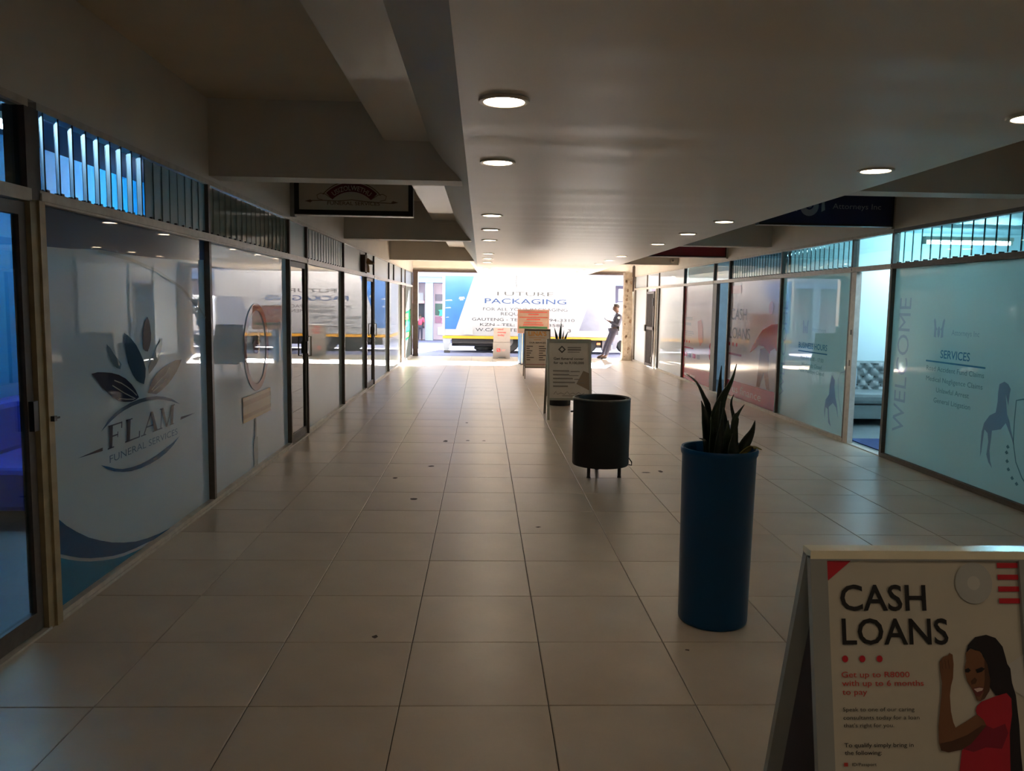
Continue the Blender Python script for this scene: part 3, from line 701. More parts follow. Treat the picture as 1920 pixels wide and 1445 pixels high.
# ---------------------------------------------------------------- downlights
M_diff = glow('warm_downlight', (255, 234, 204), 11.5)
M_ring = pm('downlight_ring', (196, 186, 170), .35)
def downlight():
    r_ = empty('ceiling_light', (0, 0, 0), 'x', 'ceiling light')
    m = MB().lathe([(.111, .010), (.110, .0), (.108, -.006), (.095, -.009), (.088, -.006), (.086, .002)], n=32)
    m.build('trim_ring', M_ring, r_)
    MB().lathe([(.0, -.0025), (.088, -.0025), (.088, .0)], n=32).build('diffuser', M_diff, r_)
    return r_
LY = [3.50, 4.98, 7.95, 9.49, 11.06, 14.05, 15.6, 16.95, 19.9, 21.3, 22.7]
RY = [3.55, 4.98, 8.11, 9.55, 11.19, 14.13, 15.5, 16.83, 19.9, 21.3, 22.7]
ordn = ['nearest', 'second', 'third', 'fourth', 'fifth', 'sixth', 'seventh', 'eighth', 'ninth', 'tenth', 'eleventh']
dl = downlight(); first = True
for sx, ys, sd_ in ((.08, LY, 'left'), (2.44, RY, 'right')):
    for i, y in enumerate(ys):
        o = dl if first else copytree(dl, (0, 0, 0)); first = False
        o.location = (sx, y, 2.468); o['group'] = 'recessed downlights in the soffit'
        o['label'] = 'round recessed downlight, %s from the viewer in the %s row' % (ordn[i], sd_)
for sx, n_ in ((.08, 'left'), (2.44, 'right')):  # unseen lamps added to both rows to light the near floor
    for y, q in ((.55, 'over'), (-1.0, 'just behind'), (-2.5, 'farther behind')):
        o = copytree(dl, (sx, y, 2.468)); o['label'] = 'unseen downlight added to the %s row %s the viewer' % (n_, q); o['group'] = 'recessed downlights in the soffit'

# ---------------------------------------------------------------- hanging signs
def hang_sign(x0, x1, y, z0, z1, face, frame, fw, label, d=.12):
    r_ = empty('hanging_sign', ((x0+x1)/2, y, z0), label, 'sign')
    B('box', frame, r_, (x0, x1, y, y+d, z0, z0+fw), (x0, x1, y, y+d, z1-fw, z1), (x0, x0+fw, y, y+d, z0+fw, z1-fw), (x1-fw, x1, y, y+d, z0+fw, z1-fw))
    f = B('face', face, r_, (x0+fw, x1-fw, y+.008, y+.02, z0+fw, z1-fw)); B('rear_face', face, r_, (x0+fw, x1-fw, y+d-.02, y+d-.008, z0+fw, z1-fw))
    return r_, f
M_signface = pm('sign_cream', (196, 188, 176), .4, .03)
s1, f1 = hang_sign(-2.03, -.765, 8.72, 2.525, 3.02, M_signface, M_black, .05, 'hanging black framed white sign with maroon arch reading FUNERAL SERVICES')
B('bracket', pm('sign_bracket_grey', (150, 150, 152), .4), s1, (-2.08, -2.03, 8.74, 8.82, 2.50, 3.09))
B('edge_strip', M_alu, s1, (-2.03, -.765, 8.72, 8.84, 2.517, 2.525))
P1 = Plane((-1.42, 8.727, 2.60), (1, 0, 0), (0, 0, 1))
maroon = pm('arch_maroon', (104, 34, 40), .4); olive = pm('scroll_olive', (110, 84, 58), .5)
def arch(pl, a, b, r0, r1, t0, t1, mat, parent, name='arch_print', lift=.003):
    m = MB(); n = 24; vs = []
    for k in range(n+1):
        t = math.radians(t0+(t1-t0)*k/n); vs += [pl.p(a+r0*math.cos(t), b+r0*math.sin(t), lift), pl.p(a+r1*math.cos(t), b+r1*math.sin(t), lift)]
    m.add(vs, [(2*i, 2*i+1, 2*i+3, 2*i+2) for i in range(n)]).build(name, mat, parent, fix=False)
arch(P1, .0, -.12, .29, .385, 45, 135, maroon, f1); arch(P1, .0, -.12, .395, .405, 40, 140, olive, f1)
text(P1, 'USIZOLWETHU', 0, .185, .05, M_signface, f1, w=.40, align='c', arc=.305, bold=.01, lift=.006)
text(P1, 'FUNERAL SERVICES', .02, .03, .036, olive, f1, w=.56, align='c', bold=.01)
P1.stroke('scroll_print', [(-.44,.07),(-.3,.075),(-.15,.07),(0,.085),(.15,.07),(.3,.06),(.44,.055)], .008, olive, f1)
for k in (-1, 1):
    P1.stroke('scroll_print', [(k*.30,.075),(k*.36,.09),(k*.37,.13),(k*.33,.15),(k*.28,.14),(k*.22,.10)], .007, olive, f1)
    P1.poly('scroll_tip', [(k*.50,.065),(k*.44,.08),(k*.42,.065),(k*.44,.05)][::-k], olive, f1)
M_navyS = pm('sign_navy', (20, 30, 74), .35, .05); M_sgrey = pm('sign_pale_grey', (150, 154, 166), .4)
s2, f2 = hang_sign(2.90, 4.34, 8.40, 2.478, 2.98, M_navyS, pm('sign_navy_frame', (14, 16, 34), .4), .02, 'hanging navy sign reading Attorneys Inc beside the right shopfront')
B('bracket', M_alu, s2, (4.34, 4.37, 8.43, 8.49, 2.46, 3.0))
P2 = Plane((0, 8.407, 0), (1, 0, 0), (0, 0, 1))
text(P2, 'Attorneys Inc', 3.68, 2.655, .055, M_sgrey, f2, w=.52)
P2.disc('seal_print', 3.43, 2.68, .10, .105, M_sgrey, f2, n=24)
P2.disc('seal_core_print', 3.43, 2.69, .045, .05, M_navyS, f2, lift=.005, n=16, hole=.03)
for k in (-1, 1):
    P2.poly('beast_print', [(3.43+k*q[0], 2.62+q[1]) for q in ((.13,0),(.17,.02),(.16,.10),(.21,.16),(.19,.21),(.145,.15),(.13,.08))][::k], M_sgrey, f2)
s3, f3 = hang_sign(2.95, 4.335, 14.2, 2.487, 2.76, pm('sign_wine_red', (124, 30, 48), .4), pm('sign_wine_frame', (40, 22, 28), .4), .018, 'hanging wine red sign board beside the promotional windows')
B('edge_strip', pm('sign_silver', (186, 182, 180), .3), s3, (4.335, 4.37, 14.2, 14.32, 2.46, 2.76), (2.95, 4.335, 14.2, 14.32, 2.475, 2.487))
cm = empty('security_camera', (4.23, 17.83, 2.61), 'small round security camera on the far right beam', 'camera')
MB().lathe([(0, 17.85), (.05, 17.85), (.05, 17.82), (.045, 17.80), (.03, 17.785), (0, 17.78)], (4.23, 2.61), 18, 'y').build('body', M_white, cm)
MB().lathe([(0, 17.776), (.016, 17.778), (.018, 17.79)], (4.23, 2.61), 12, 'y').build('lens', M_black, cm)

# ---------------------------------------------------------------- planters, plants, bin
M_blue = pm('planter_blue_gloss', (0, 62, 106), .34, .05, 3, spec=.35)
M_soil = pm('dark_soil', (36, 28, 22), .95, .3, 30, bump=.6, bscale=60)
def planter():
    r_ = empty('tall_planter', (0, 0, 0), 'x', 'planter')
    MB().lathe([(0, 0), (.166, 0), (.172, .006), (.174, .02), (.184, .86), (.190, .872), (.192, .892), (.188, .902), (.178, .900), (.172, .885), (.170, .80), (0, .80)], n=64).build('pot', M_blue, r_)
    m = MB(); n = 20; vs = [(0, 0, .84)]
    for k in range(n): vs.append((.171*math.cos(6.2832*k/n), .171*math.sin(6.2832*k/n), .828+random.uniform(-.006, .006)))
    m.add(vs, [(0, 1+k, 1+(k+1) % n) for k in range(n)]).build('soil', M_soil, r_)
    return r_
pl1 = planter(); pl1.location = (1.205, 3.925, 0); pl1['label'] = 'tall glossy blue cylinder planter, the nearest one'; pl1['group'] = 'tall planters down the walkway'
pl2 = copytree(pl1, (1.25, 12.62, 0)); pl2['label'] = 'dark planter hidden behind the funeral cover board'
for o in pl2.children:
    if o.name.startswith('pot'): o.data = o.data.copy(); o.data.materials[0] = M_black
pl2['group'] = 'tall planters down the walkway'
pl3 = copytree(pl1, (1.13, 21.25, 0)); pl3['label'] = 'far blue planter partly hidden behind the salon board'
def leafmat(n_, rgb):
    return pm(n_, rgb, .38, .35, 26, stretch=(1, 1, 2.2), spec=.5)
M_leaf = leafmat('snake_leaf', (38, 52, 34)); M_leafd = leafmat('snake_leaf_dark', (26, 38, 28)); M_leafy = leafmat('snake_leaf_yellow', (128, 120, 60))
def leaf(root, pts, w, mat, yo, curl=.25, twist=0):
    P = [Vector((a, yo+q*.01, b)) for q, (a, b) in enumerate(pts)]
    S = []
    n = 12
    for k in range(n+1):          # smooth the spine
        t = k/n*(len(P)-1); i = min(int(t), len(P)-2); f = t-i
        p0, p1, p2, p3 = P[max(i-1, 0)], P[i], P[i+1], P[min(i+2, len(P)-1)]
        S.append(.5*((2*p1)+(p2-p0)*f+(2*p0-5*p1+4*p2-p3)*f*f+(3*p1-p0-3*p2+p3)*f**3))
    m = MB(); vs = []; o = wl(root)
    for k, p in enumerate(S):
        t = k/n; wd = w*(.55+.45*math.sin(min(1, t*1.7)*math.pi/2))*(1-max(0, t-.35)/.65)**1.15+.0012
        tg = (S[min(k+1, n)]-S[max(k-1, 0)]).normalized()
        ang = twist*t+.3
        sd2 = Vector((math.cos(ang), math.sin(ang), 0)); sd2 = (sd2-tg*sd2.dot(tg)).normalized(); nm = sd2.cross(tg)
        for q in (-1, -.5, 0, .5, 1): vs.append(o+p+sd2*q*wd/2+nm*(curl*wd*q*q))
    fs = []
    for k in range(n):
        for q in range(4): fs.append((k*5+q, k*5+q+1, k*5+q+6, k*5+q+5))
    ob = m.add(vs, fs, True).build('leaf', mat, root, fix=False)
    so_ = ob.modifiers.new('thick', 'SOLIDIFY'); so_.thickness = .004; so_.offset = 0
    return ob
sp = empty('snake_plant', (1.205, 3.925, .865), 'dark spiky snake plant growing in the nearest blue planter', 'plant')
LV = [([(-.049,-.03),(-.034,.166),(-.002,.282),(.052,.373),(.082,.455)], .088, M_leaf, .0, .8), ([(-.07,-.03),(-.084,.165),(-.094,.223),(-.102,.272)], .06, M_leafd, -.03, .5),
 ([(-.033,-.03),(-.056,.207),(-.08,.281),(-.116,.358),(-.165,.399)], .042, M_leafd, .03, 1.0), ([(-.003,-.03),(.004,.249),(.011,.372),(.021,.443)], .036, M_leafd, .06, .6),
 ([(.021,-.03),(.024,.166),(.024,.253)], .06, M_leaf, .04, .2), ([(.092,-.03),(.086,.126),(.062,.249),(.078,.299)], .026, M_leafd, .02, .4),
 ([(.046,-.03),(.061,.167),(.08,.208),(.118,.254)], .046, M_leaf, -.03, .4), ([(.06,-.03),(.12,.062),(.16,.12),(.18,.172)], .066, M_leafd, -.02, .2),
 ([(.06,-.02),(.13,.036),(.171,.042),(.211,.028)], .032, M_leafy, -.05, .1), ([(.07,-.03),(.095,.06),(.11,.105)], .04, M_leaf, .05, .4), ([(-.07,-.02),(-.09,.07),(-.116,.086)], .022, M_leafd, -.06, .3),
 ([(-.02,-.03),(-.017,.145),(-.014,.273)], .06, M_leafd, -.05, .6), ([(.005,-.03),(.01,.104),(.021,.183)], .06, M_leaf, -.08, .3), ([(-.04,-.03),(-.05,.12),(-.045,.24)], .07, M_leaf, .07, .6), ([(.04,-.03),(.05,.09),(.07,.15)], .055, M_leafd, .08, .2), ([(-.06,-.03),(-.062,.1),(-.07,.2)], .06, M_leaf, -.09, .3), ([(.03,-.03),(.035,.06),(.04,.12)], .07, M_leafd, -.1, .2), ([(-.01,-.03),(-.005,.12),(.0,.21)], .07, M_leafd, .1, .2), ([(-.045,-.03),(-.03,.12),(-.012,.25)], .065, M_leafd, -.1, .5)]
for pts, w_, mt, yo, tw in LV: leaf(sp, pts, w_*1.08, mt, yo, .22, tw*.8)
sp2 = empty('snake_plant', (1.25, 12.62, .865), 'small dark spiky plant poking up behind the funeral cover board', 'plant')
for pts, w_, yo in (([(0,-.03),(-.02,.2),(-.01,.36),(.0,.47)], .06, 0), ([(-.04,-.03),(-.07,.2),(-.09,.30),(-.105,.37)], .05, .03), ([(.04,-.03),(.05,.15),(.08,.25),(.11,.31)], .05, -.03), ([(.02,-.03),(.03,.2),(.05,.33)], .04, .05), ([(-.02,-.03),(-.10,.13),(-.2,.20)], .025, 0), ([(.05,-.03),(.10,.10),(.13,.16)], .04, .02)):
    leaf(sp2, pts, w_, M_leafd, yo, .2, .4)
M_bin = pm('black_bin_sheet', (22, 19, 18), .62, .2, 14); M_binr = pm('worn_bin_rim', (96, 92, 88), .35, .3, 20)
bn = empty('litter_bin', (1.135, 7.42, 0), 'round black litter bin on short legs between the planter and boards', 'bin')
c = (1.135, 7.42)
MB().lathe([(0, .10), (.262, .10), (.268, .11), (.270, .72), (.262, .735), (.225, .735), (.220, .70), (.220, .16), (0, .16)], c, 56).build('drum', M_bin, bn)
MB().lathe([(.268, .722), (.2735, .728), (.272, .738), (.262, .742), (.258, .738)], c, 56).build('rim', M_binr, bn)
for a in (math.radians(232), math.radians(318), math.radians(90)):
    px, py = c[0]+.215*math.cos(a), c[1]+.215*math.sin(a)
    MB().tube([(px, py, 0), (px, py, .015), (px, py, .105)], [.020, .016, .016], 10).build('leg', M_bin, bn)
MB().tube([(c[0]-.27, c[1]-.06, .61), (c[0]-.30, c[1]-.07, .61)], .008, 8).build('pivot_pin', M_bin, bn)
MB().tube([(c[0]+.262, c[1]-.06, .17), (c[0]+.29, c[1]-.06, .13), (c[0]+.29, c[1]-.06, .10), (c[0]+.262, c[1]-.06, .105)], .006, 8).build('latch_hook', M_bin, bn)

# ---------------------------------------------------------------- A-frame boards
def aframe(loc, w, htop, zb, front, back, label, fmat, bmat, fw=.03, backmat=None, tb=None):
    """folding pavement board; loc = (x middle, y of the ridge); front / back = how far the feet stand out"""
    cx, ty = loc
    r_ = empty('pavement_sign', (cx, ty, 0), label, 'sign')
    h = w/2
    def panel(dirn, foot, nm):
        sl = Vector((0, dirn*foot, -htop)).normalized(); top = Vector((cx, ty+dirn*.012, htop))
        L_ = Vector((0, dirn*foot, -htop)).length
        k = (htop-zb)/htop
        for sx in (-1, 1):
            p = top+Vector((sx*(h-fw/2), 0, 0)); MB().bar(p, p+sl*L_, fw, .022, (0, 1, 0)).build(nm+'_leg', fmat, r_)
        t_ = tb or fw; a = top+sl*t_/2; MB().bar(a-Vector((h-fw, 0, 0)), a+Vector((h-fw, 0, 0)), .022, t_, (0, 0, 1)).build(nm+'_top_bar', fmat, r_)
        a = top+sl*(L_*k-fw/2); MB().bar(a-Vector((h-fw, 0, 0)), a+Vector((h-fw, 0, 0)), .022, fw, (0, 0, 1)).build(nm+'_bottom_bar', fmat, r_)
        nrm = Vector((0, dirn, 0))-sl*sl.dot(Vector((0, dirn, 0))); nrm.normalize()
        q0 = top+sl*(t_-.004); q1 = top+sl*(L_*k-fw+.004); hx = Vector((h-fw+.004, 0, 0))
        pb = MB().poly3([q0-hx, q0+hx, q1+hx, q1-hx], nrm, -.008).build(nm+'_board', bmat if nm == 'front' else (backmat or bmat), r_)
        return pb, Plane(top+nrm*.001, (1, 0, 0), -sl), L_, k
    f_ = panel(-1, front, 'front'); g_ = panel(1, back, 'back')
    MB().bar((cx-h, ty, htop+.006), (cx+h, ty, htop+.006), .05, .022, (0, 0, 1)).build('ridge_cap', fmat, r_)
    return r_, f_
# nearest: cash loans
M_grayboard = pm('board_back_grey', (96, 94, 104), .5)
M_cap = pm('cream_cap', (242, 234, 206), .2, .05)  # cream cap, its colour lightened for the highlight along the top
cr, (cb, CP, CLn, _) = aframe((1.158, 2.0), .60, .965, .02, .22, .26, 'cash loans pavement board in the near right corner with cheering person print', pm('silver_frame', (150, 152, 148), .4), M_white, .044, backmat=M_grayboard, tb=.010)
for o in cr.children:
    if o.name.startswith('ridge_cap'): o.data.materials[0] = M_cap
K = pm('poster_black', (26, 24, 24), .4); Rd = pm('poster_red', (190, 30, 44), .4); Rt = pm('poster_text_red', (196, 62, 56), .4); G2 = pm('poster_grey', (176, 178, 174), .4); G1 = pm('poster_grey_light', (196, 196, 188), .4)
SK = pm('poster_skin', (122, 82, 56), .4, .1, 8); SKd = pm('poster_skin_shade', (84, 54, 38), .4); HR = pm('poster_hair', (28, 24, 28), .4); SH = pm('poster_shirt', (178, 32, 50), .4, .12, 6); SHd = pm('poster_shirt_shade', (130, 24, 46), .4); WT = pm('poster_teeth', (220, 196, 186), .4)

def cpoly(n_, pts, mt, lift): CP.poly(n_, pts, mt, cb, lift)
CP.poly('corner_print', [(-.2557, -.004), (-.2526, -.0636), (-.1786, -.004)], Rd, cb)
CP.disc('disc_print', .135, -.069, .0495, .053, G2, cb, n=32, hole=(.017, .018)); CP.disc('disc_core_print', .135, -.069, .017, .018, G1, cb)
for k_ in range(4): CP.rects('bar_print', [(.200, -.030-.0303*k_, .2565, -.0168-.0303*k_)], Rd, cb)
text(CP, 'CASH', -.2225, -.1382, .0630, K, cb, w=.227, bold=.012)
text(CP, 'LOANS', -.2215, -.2235, .0630, K, cb, w=.280, bold=.012)
for a_ in (-.2158, -.1708, -.1256): CP.disc('dot_print', a_, -.2605, .008, .0085, Rd, cb)
for s_, b_2, h_, w_, mt, bo in (('Get up to R8000', -.3060, .0135, .178, Rt, .006), ('with up to 6 months', -.3272, .0135, .214, Rt, .006), ('to pay', -.3490, .0135, .065, Rt, .006),
    ('Speak to one of our caring', -.3900, .0095, .186, K, .0), ('consultants today for a loan', -.4100, .0095, .198, K, .0), ("that's right for you.", -.4290, .0095, .131, K, .0),
    ('To qualify simply bring in', -.4773, .0100, .179, K, .006), ('the following:', -.4957, .0100, .0955, K, .006)):
    text(CP, s_, -.2275, b_2, h_, mt, cb, w=w_, bold=bo)
text(CP, 'ID/Passport', -.2095, -.5228, .0075, K, cb, w=.063)
CP.rects('icon_print', [(-.2300, -.5240, -.2200, -.5150), (-.2300, -.5450, -.2200, -.5360)], Rt, cb)
CP.poly('pale_swoosh_print', [(.215, -.275), (.2555, -.25), (.2555, -.36), (.225, -.34)], pm('poster_pale_grey', (200, 198, 192), .4), cb, .002)
PRINT = [('hair_print', HR, .0030, [(.102,-.2497),(.1097,-.226),(.1298,-.2063),(.1595,-.2003),(.1841,-.2083),(.2014,-.2301),(.2078,-.2577),(.2109,-.2735),(.2184,-.2853),(.2201,-.3206),(.2283,-.3519),(.23,-.387),(.2322,-.4257),(.2313,-.4836),(.2335,-.56),(.24,-.75),(.19,-.75),(.1945,-.5389),(.2037,-.4063),(.1992,-.3518),(.1743,-.3517),(.1593,-.3283),(.1546,-.2734),(.1439,-.2458),(.1155,-.2339)]),
 ('shirt_print', SH, .0034, [(.1228,-.3788),(.136,-.3672),(.1742,-.3537),(.2038,-.346),(.2153,-.3597),(.2146,-.3986),(.2052,-.4449),(.2006,-.5389),(.205,-.75),(.055,-.75),(.0674,-.5381),(.0768,-.4866),(.1003,-.4714),(.1268,-.4446),(.1445,-.4254),(.1373,-.4099),(.1215,-.3982),(.12,-.3904)]),
 ('shirt_shade_print', SHd, .0038, [(.1445,-.4254),(.1625,-.4339),(.1944,-.4217),(.201,-.4449),(.1819,-.4833),(.1409,-.4793),(.1073,-.4906),(.0791,-.4828),(.1003,-.4714),(.1268,-.4446)]),
 ('arm_print', SK, .0042, [(.0585,-.2457),(.0666,-.2497),(.0681,-.2733),(.0643,-.3085),(.0577,-.328),(.0534,-.3514),(.0539,-.3902),(.0584,-.4173),(.0638,-.4308),(.0958,-.4136),(.1215,-.3982),(.1373,-.4099),(.1445,-.4254),(.1268,-.4446),(.1003,-.4714),(.0748,-.4847),(.0416,-.491),(.0223,-.4863),(.0177,-.4671),(.0187,-.4287),(.0253,-.3862),(.0317,-.3474),(.0346,-.3202),(.0311,-.2889),(.0315,-.2673),(.0413,-.2556),(.054,-.2516)]),
 ('arm_shade_print', SKd, .0046, [(.0204,-.469),(.0515,-.4634),(.0936,-.4483),(.1321,-.4253),(.1445,-.4254),(.1268,-.4446),(.1003,-.4714),(.0748,-.4847),(.0416,-.491),(.0223,-.4863)]),
 ('face_print', SK, .0042, [(.1014,-.2458),(.1154,-.2359),(.14,-.2419),(.1567,-.2734),(.1624,-.3127),(.1585,-.34),(.1448,-.3595),(.1319,-.3664),(.1238,-.3633),(.1186,-.3477),(.1094,-.3301),(.1011,-.3164),(.0969,-.2969),(.0967,-.2812),(.1018,-.2655)]),
 ('face_shade_print', SKd, .0044, [(.150,-.262),(.1567,-.2734),(.1624,-.3127),(.1585,-.34),(.1448,-.3595),(.1319,-.3664),(.142,-.345),(.148,-.31)]),
 ('sleeve_print', SH, .0046, [(.1228,-.3788),(.136,-.3672),(.1742,-.3537),(.1986,-.3616),(.1918,-.3985),(.1696,-.4216),(.1625,-.4339),(.145,-.4176),(.1215,-.3982),(.1188,-.3885)]),
 ('eye_print', HR, .0048, [(.0963,-.287),(.1061,-.2831),(.112,-.289),(.1054,-.2949),(.0971,-.2937)]), ('eye_print', HR, .0048, [(.1246,-.2871),(.1416,-.2812),(.1497,-.2852),(.1408,-.293),(.1282,-.2961)]),
 ('nose_print', SKd, .0048, [(.1102,-.3164),(.1212,-.3067),(.1271,-.3126),(.1223,-.3223),(.1118,-.3243)]),
 ('mouth_print', pm('poster_mouth', (110, 50, 50), .4), .0048, [(.1141,-.334),(.1301,-.3302),(.1445,-.3322),(.1408,-.3439),(.1306,-.3547),(.1224,-.3535),(.1168,-.3438)]), ('teeth_print', WT, .0052, [(.1165,-.3352),(.132,-.3321),(.1423,-.3337),(.1386,-.3392),(.1251,-.343)])]
for n_, mt, lf, pts in PRINT: CP.poly(n_, pts, mt, cb, lf)
for q in range(3): CP.stroke('knuckle_print', [(.036+q*.009, -.262), (.038+q*.009, -.285)], .0012, SKd, cb, .0047)
# funeral cover board
M_fr2 = pm('board_frame_silver', (150, 146, 134), .4); M_bd2 = pm('board_cream', (186, 172, 158), .45)
fr_, (fb, FP, FL_, _) = aframe((1.225, 11.25), .63, 1.10, .27, .32, .33, 'cream funeral cover pavement board right behind the black bin', M_fr2, M_bd2, .035)
DK = pm('board_text_dark', (62, 54, 48), .5); BR = pm('board_brown', (128, 106, 84), .5); GR_ = pm('board_text_grey', (120, 108, 98), .5)
FP.poly('diamond_print', [(-.155, -.135), (-.10, -.19), (-.045, -.135), (-.10, -.08)], DK, fb)
FP.poly('diamond_core_print', [(-.13, -.135), (-.10, -.165), (-.07, -.135), (-.10, -.105)], M_bd2, fb, .005)
FP.rects('title_print', [(-.02, -.115, .17, -.098), (-.02, -.15, .17, -.128), (-.02, -.178, .15, -.168)], GR_, fb)
text(FP, 'Get funeral cover', -.22, -.285, .034, DK, fb, w=.43, bold=.02)
text(FP, 'for up to R100,000', -.22, -.345, .034, DK, fb, w=.43, bold=.02)
FP.poly('corner_block_print', [(.10, -.63), (.20, -.44), (.28, -.475), (.28, -.72)], BR, fb)
FP.rects('list_line_print', [(-.23, -.455, .0, -.435), (.02, -.458, .15, -.446), (-.23, -.51, .0, -.49), (.0, -.515, .13, -.505), (-.23, -.565, .05, -.545), (.07, -.57, .2, -.558), (-.23, -.62, .08, -.60), (.11, -.62, .22, -.608), (-.23, -.675, -.02, -.655)], GR_, fb, .005)
FP.stroke('script_print', [(-.22, -.78), (-.19, -.74), (-.17, -.78), (-.12, -.76), (-.07, -.78), (-.03, -.74), (0, -.78), (.05, -.76), (.09, -.78), (.13, -.75), (.17, -.78), (.21, -.76)], .008, GR_, fb)
FP.rects('footer_print', [(-.10, -.805, .08, -.797), (-.24, -.845, -.15, -.833), (-.08, -.845, .03, -.833), (.1, -.845, .2, -.833)], GR_, fb)
# salon board
M_bd3 = pm('salon_board', (190, 178, 164), .45)
ln_, (lb, LP, LL_, _) = aframe((1.19, 17.28), .57, 1.045, .23, .32, .33, "salon price board reading LINA'S behind the funeral cover board", pm('board_frame_brown', (96, 88, 80), .4), M_bd3, .022)
OR = pm('salon_orange', (206, 142, 62), .5); OR2 = pm('salon_orange_dull', (190, 146, 104), .5)
text(LP, "LINA'S", 0, -.135, .095, OR, lb, w=.40, align='c', bold=.03)
LP.rects('subtitle_print', [(-.19, -.185, .17, -.17), (-.08, -.235, .08, -.215)], OR2, lb)
text(LP, 'OUR SERVICES', 0, -.305, .028, DK, lb, w=.36, align='c', bold=.03)
for q in range(7):
    LP.rects('list_line_print', [(-.24, -.38-q*.05, -.24+(.14, .07, .13, .10, .07, .16, .08)[q], -.362-q*.05), (.03, -.38-q*.05, .03+(.12, .17, .14, .09, .15, .09, .13)[q], -.362-q*.05)], DK, lb)
LP.rects('footer_print', [(-.25, -.78, .22, -.765)], pm('salon_red', (150, 90, 84), .5), lb)
# board standing at the far planter
nb = empty('notice_board', (1.33, 20.9, 0), 'notice board with red lines and green band above the far blue planter', 'sign')
B('panel', pm('notice_beige', (176, 148, 134), .5), nb, (.925, 1.735, 20.93, 20.95, .84, 1.445)); pn_ = nb.children[0]
B('panel_frame', pm('notice_frame', (206, 150, 140), .5), nb, (.915, .93, 20.92, 20.96, .83, 1.455), (1.73, 1.745, 20.92, 20.96, .83, 1.455), (.93, 1.73, 20.92, 20.96, .83, .845), (.93, 1.73, 20.92, 20.96, 1.44, 1.455))
for qx in (1.05, 1.60): MB().tube([(qx, 20.97, 0), (qx, 20.97, 1.40)], .014, 8).build('post', M_alu, nb); B('foot', M_black, nb, (qx-.05, qx+.05, 20.85, 21.0, 0, .015))
NP = Plane((1.33, 20.928, 0), (1, 0, 0), (0, 0, 1)); nr = pm('notice_red', (206, 84, 74), .5)
NP.rects('text_line_print', [(-.36, 1.375, .36, 1.40), (-.14, 1.31, .14, 1.335), (-.37, 1.24, .37, 1.26), (-.18, 1.18, .18, 1.205), (-.25, 1.10, .24, 1.12), (-.27, 1.04, .27, 1.065)], nr, pn_)
NP.rects('green_band_print', [(-.37, .955, .37, 1.005)], pm('notice_green', (44, 100, 62), .5), pn_)
# send money board near the street
sb = empty('standing_board', (.555, 23.15, 0), 'white folding board with red text standing near the street', 'sign')
M_sb = pm('board_white_plastic', (150, 144, 144), .4)
B('upper_panel', M_sb, sb, (.315, .80, 23.10, 23.14, .485, .92)); up_ = sb.children[0]
B('lower_panel', M_sb, sb, (.305, .805, 23.09, 23.14, .06, .475), (.305, .45, 23.09, 23.14, .0, .06), (.68, .805, 23.09, 23.14, 0, .06))
B('rear_panel', M_sb, sb, (.315, .80, 23.30, 23.33, .0, .88)); B('hinge', M_alu, sb, (.33, .79, 23.12, 23.32, .86, .90))
SP_ = Plane((.555, 23.098, 0), (1, 0, 0), (0, 0, 1)); SP2 = Plane((.555, 23.088, 0), (1, 0, 0), (0, 0, 1)); sr_ = pm('board_red', (214, 70, 74), .5); lo_ = [c_ for c_ in sb.children if c_.name.startswith('lower_panel')][0]
for s_, z_, w_ in (('send', .83, .16), ('money', .745, .25), ('today', .66, .20)): text(SP_, s_, -.12, z_, .055, sr_, up_, w=w_, bold=.02)
SP2.rects('logo_print', [(-.14, .20, -.04, .30)], sr_, lo_); SP2.stroke('logo_slash', [(-.115, .28), (-.065, .22)], .025, M_sb, lo_, .006)
SP2.rects('logo_text_print', [(0, .255, .12, .27), (0, .225, .10, .24)], pm('board_rose', (214, 150, 150), .5), lo_)

# ---------------------------------------------------------------- portal and street
B('trim_1', M_rust, None, (-2.08, -1.93, 23.72, 23.92, 0, 2.56), label='dark rusty steel gate post at the left end of the walkway', cat='post', kind='structure')
co = empty('column', (4.215, 23.1, 0), 'peeling cream column at the right end of the walkway', 'column')
M_peel = pm('peeling_column_paint', (158, 144, 128), .8, .28, 9, bump=.8, bscale=14)
m = MB(); rings = 16; vs = []
for i in range(rings+1):
    z = 2.55*i/rings; e = .0 if z > .25 else (.25-z)*.10
    for (dx, dy) in ((-1,-1),(0,-1.04),(1,-1),(1.04,0),(1,1),(0,1.04),(-1,1),(-1.04,0)):
        vs.append((4.205+dx*(.125+e)+random.uniform(-.007, .007), 23.1+dy*(.125+e)+random.uniform(-.007, .007), z))
m.add(vs, [(i*8+k, i*8+(k+1) % 8, i*8+8+(k+1) % 8, i*8+8+k) for i in range(rings) for k in range(8)]+[tuple(range(8))[::-1], tuple(range(rings*8, rings*8+8))])
m.build('shaft', M_peel, co)
M_flake = pm('bare_plaster_flake', (120, 98, 80), .9, .3, 20)
for k in range(16):
    z = random.choice([.1, .2, .35, .7, 1.05, 1.1, 1.2, 1.6, 1.75, 1.9, 2.05, 2.3])+random.uniform(-.05, .05); xx = 4.205+random.uniform(-.09, .09); s_ = random.uniform(.015, .045)
    MB().poly3([(xx+s_*math.cos(6.283*q/7)*random.uniform(.5, 1.2), 22.963, z+s_*1.4*math.sin(6.283*q/7)*random.uniform(.5, 1.2)) for q in range(7)], (0, -1, 0), .004).build('paint_flake', M_flake, co)
MB().tube([(4.33, 22.98, 2.0), (4.335, 22.97, 2.2), (4.34, 22.97, 2.56), (4.34, 22.97, 2.75)], .018, 8).build('conduit', M_rust, co)
B('conduit_box', M_rust, co, (4.30, 4.37, 22.93, 22.99, 2.42, 2.72))
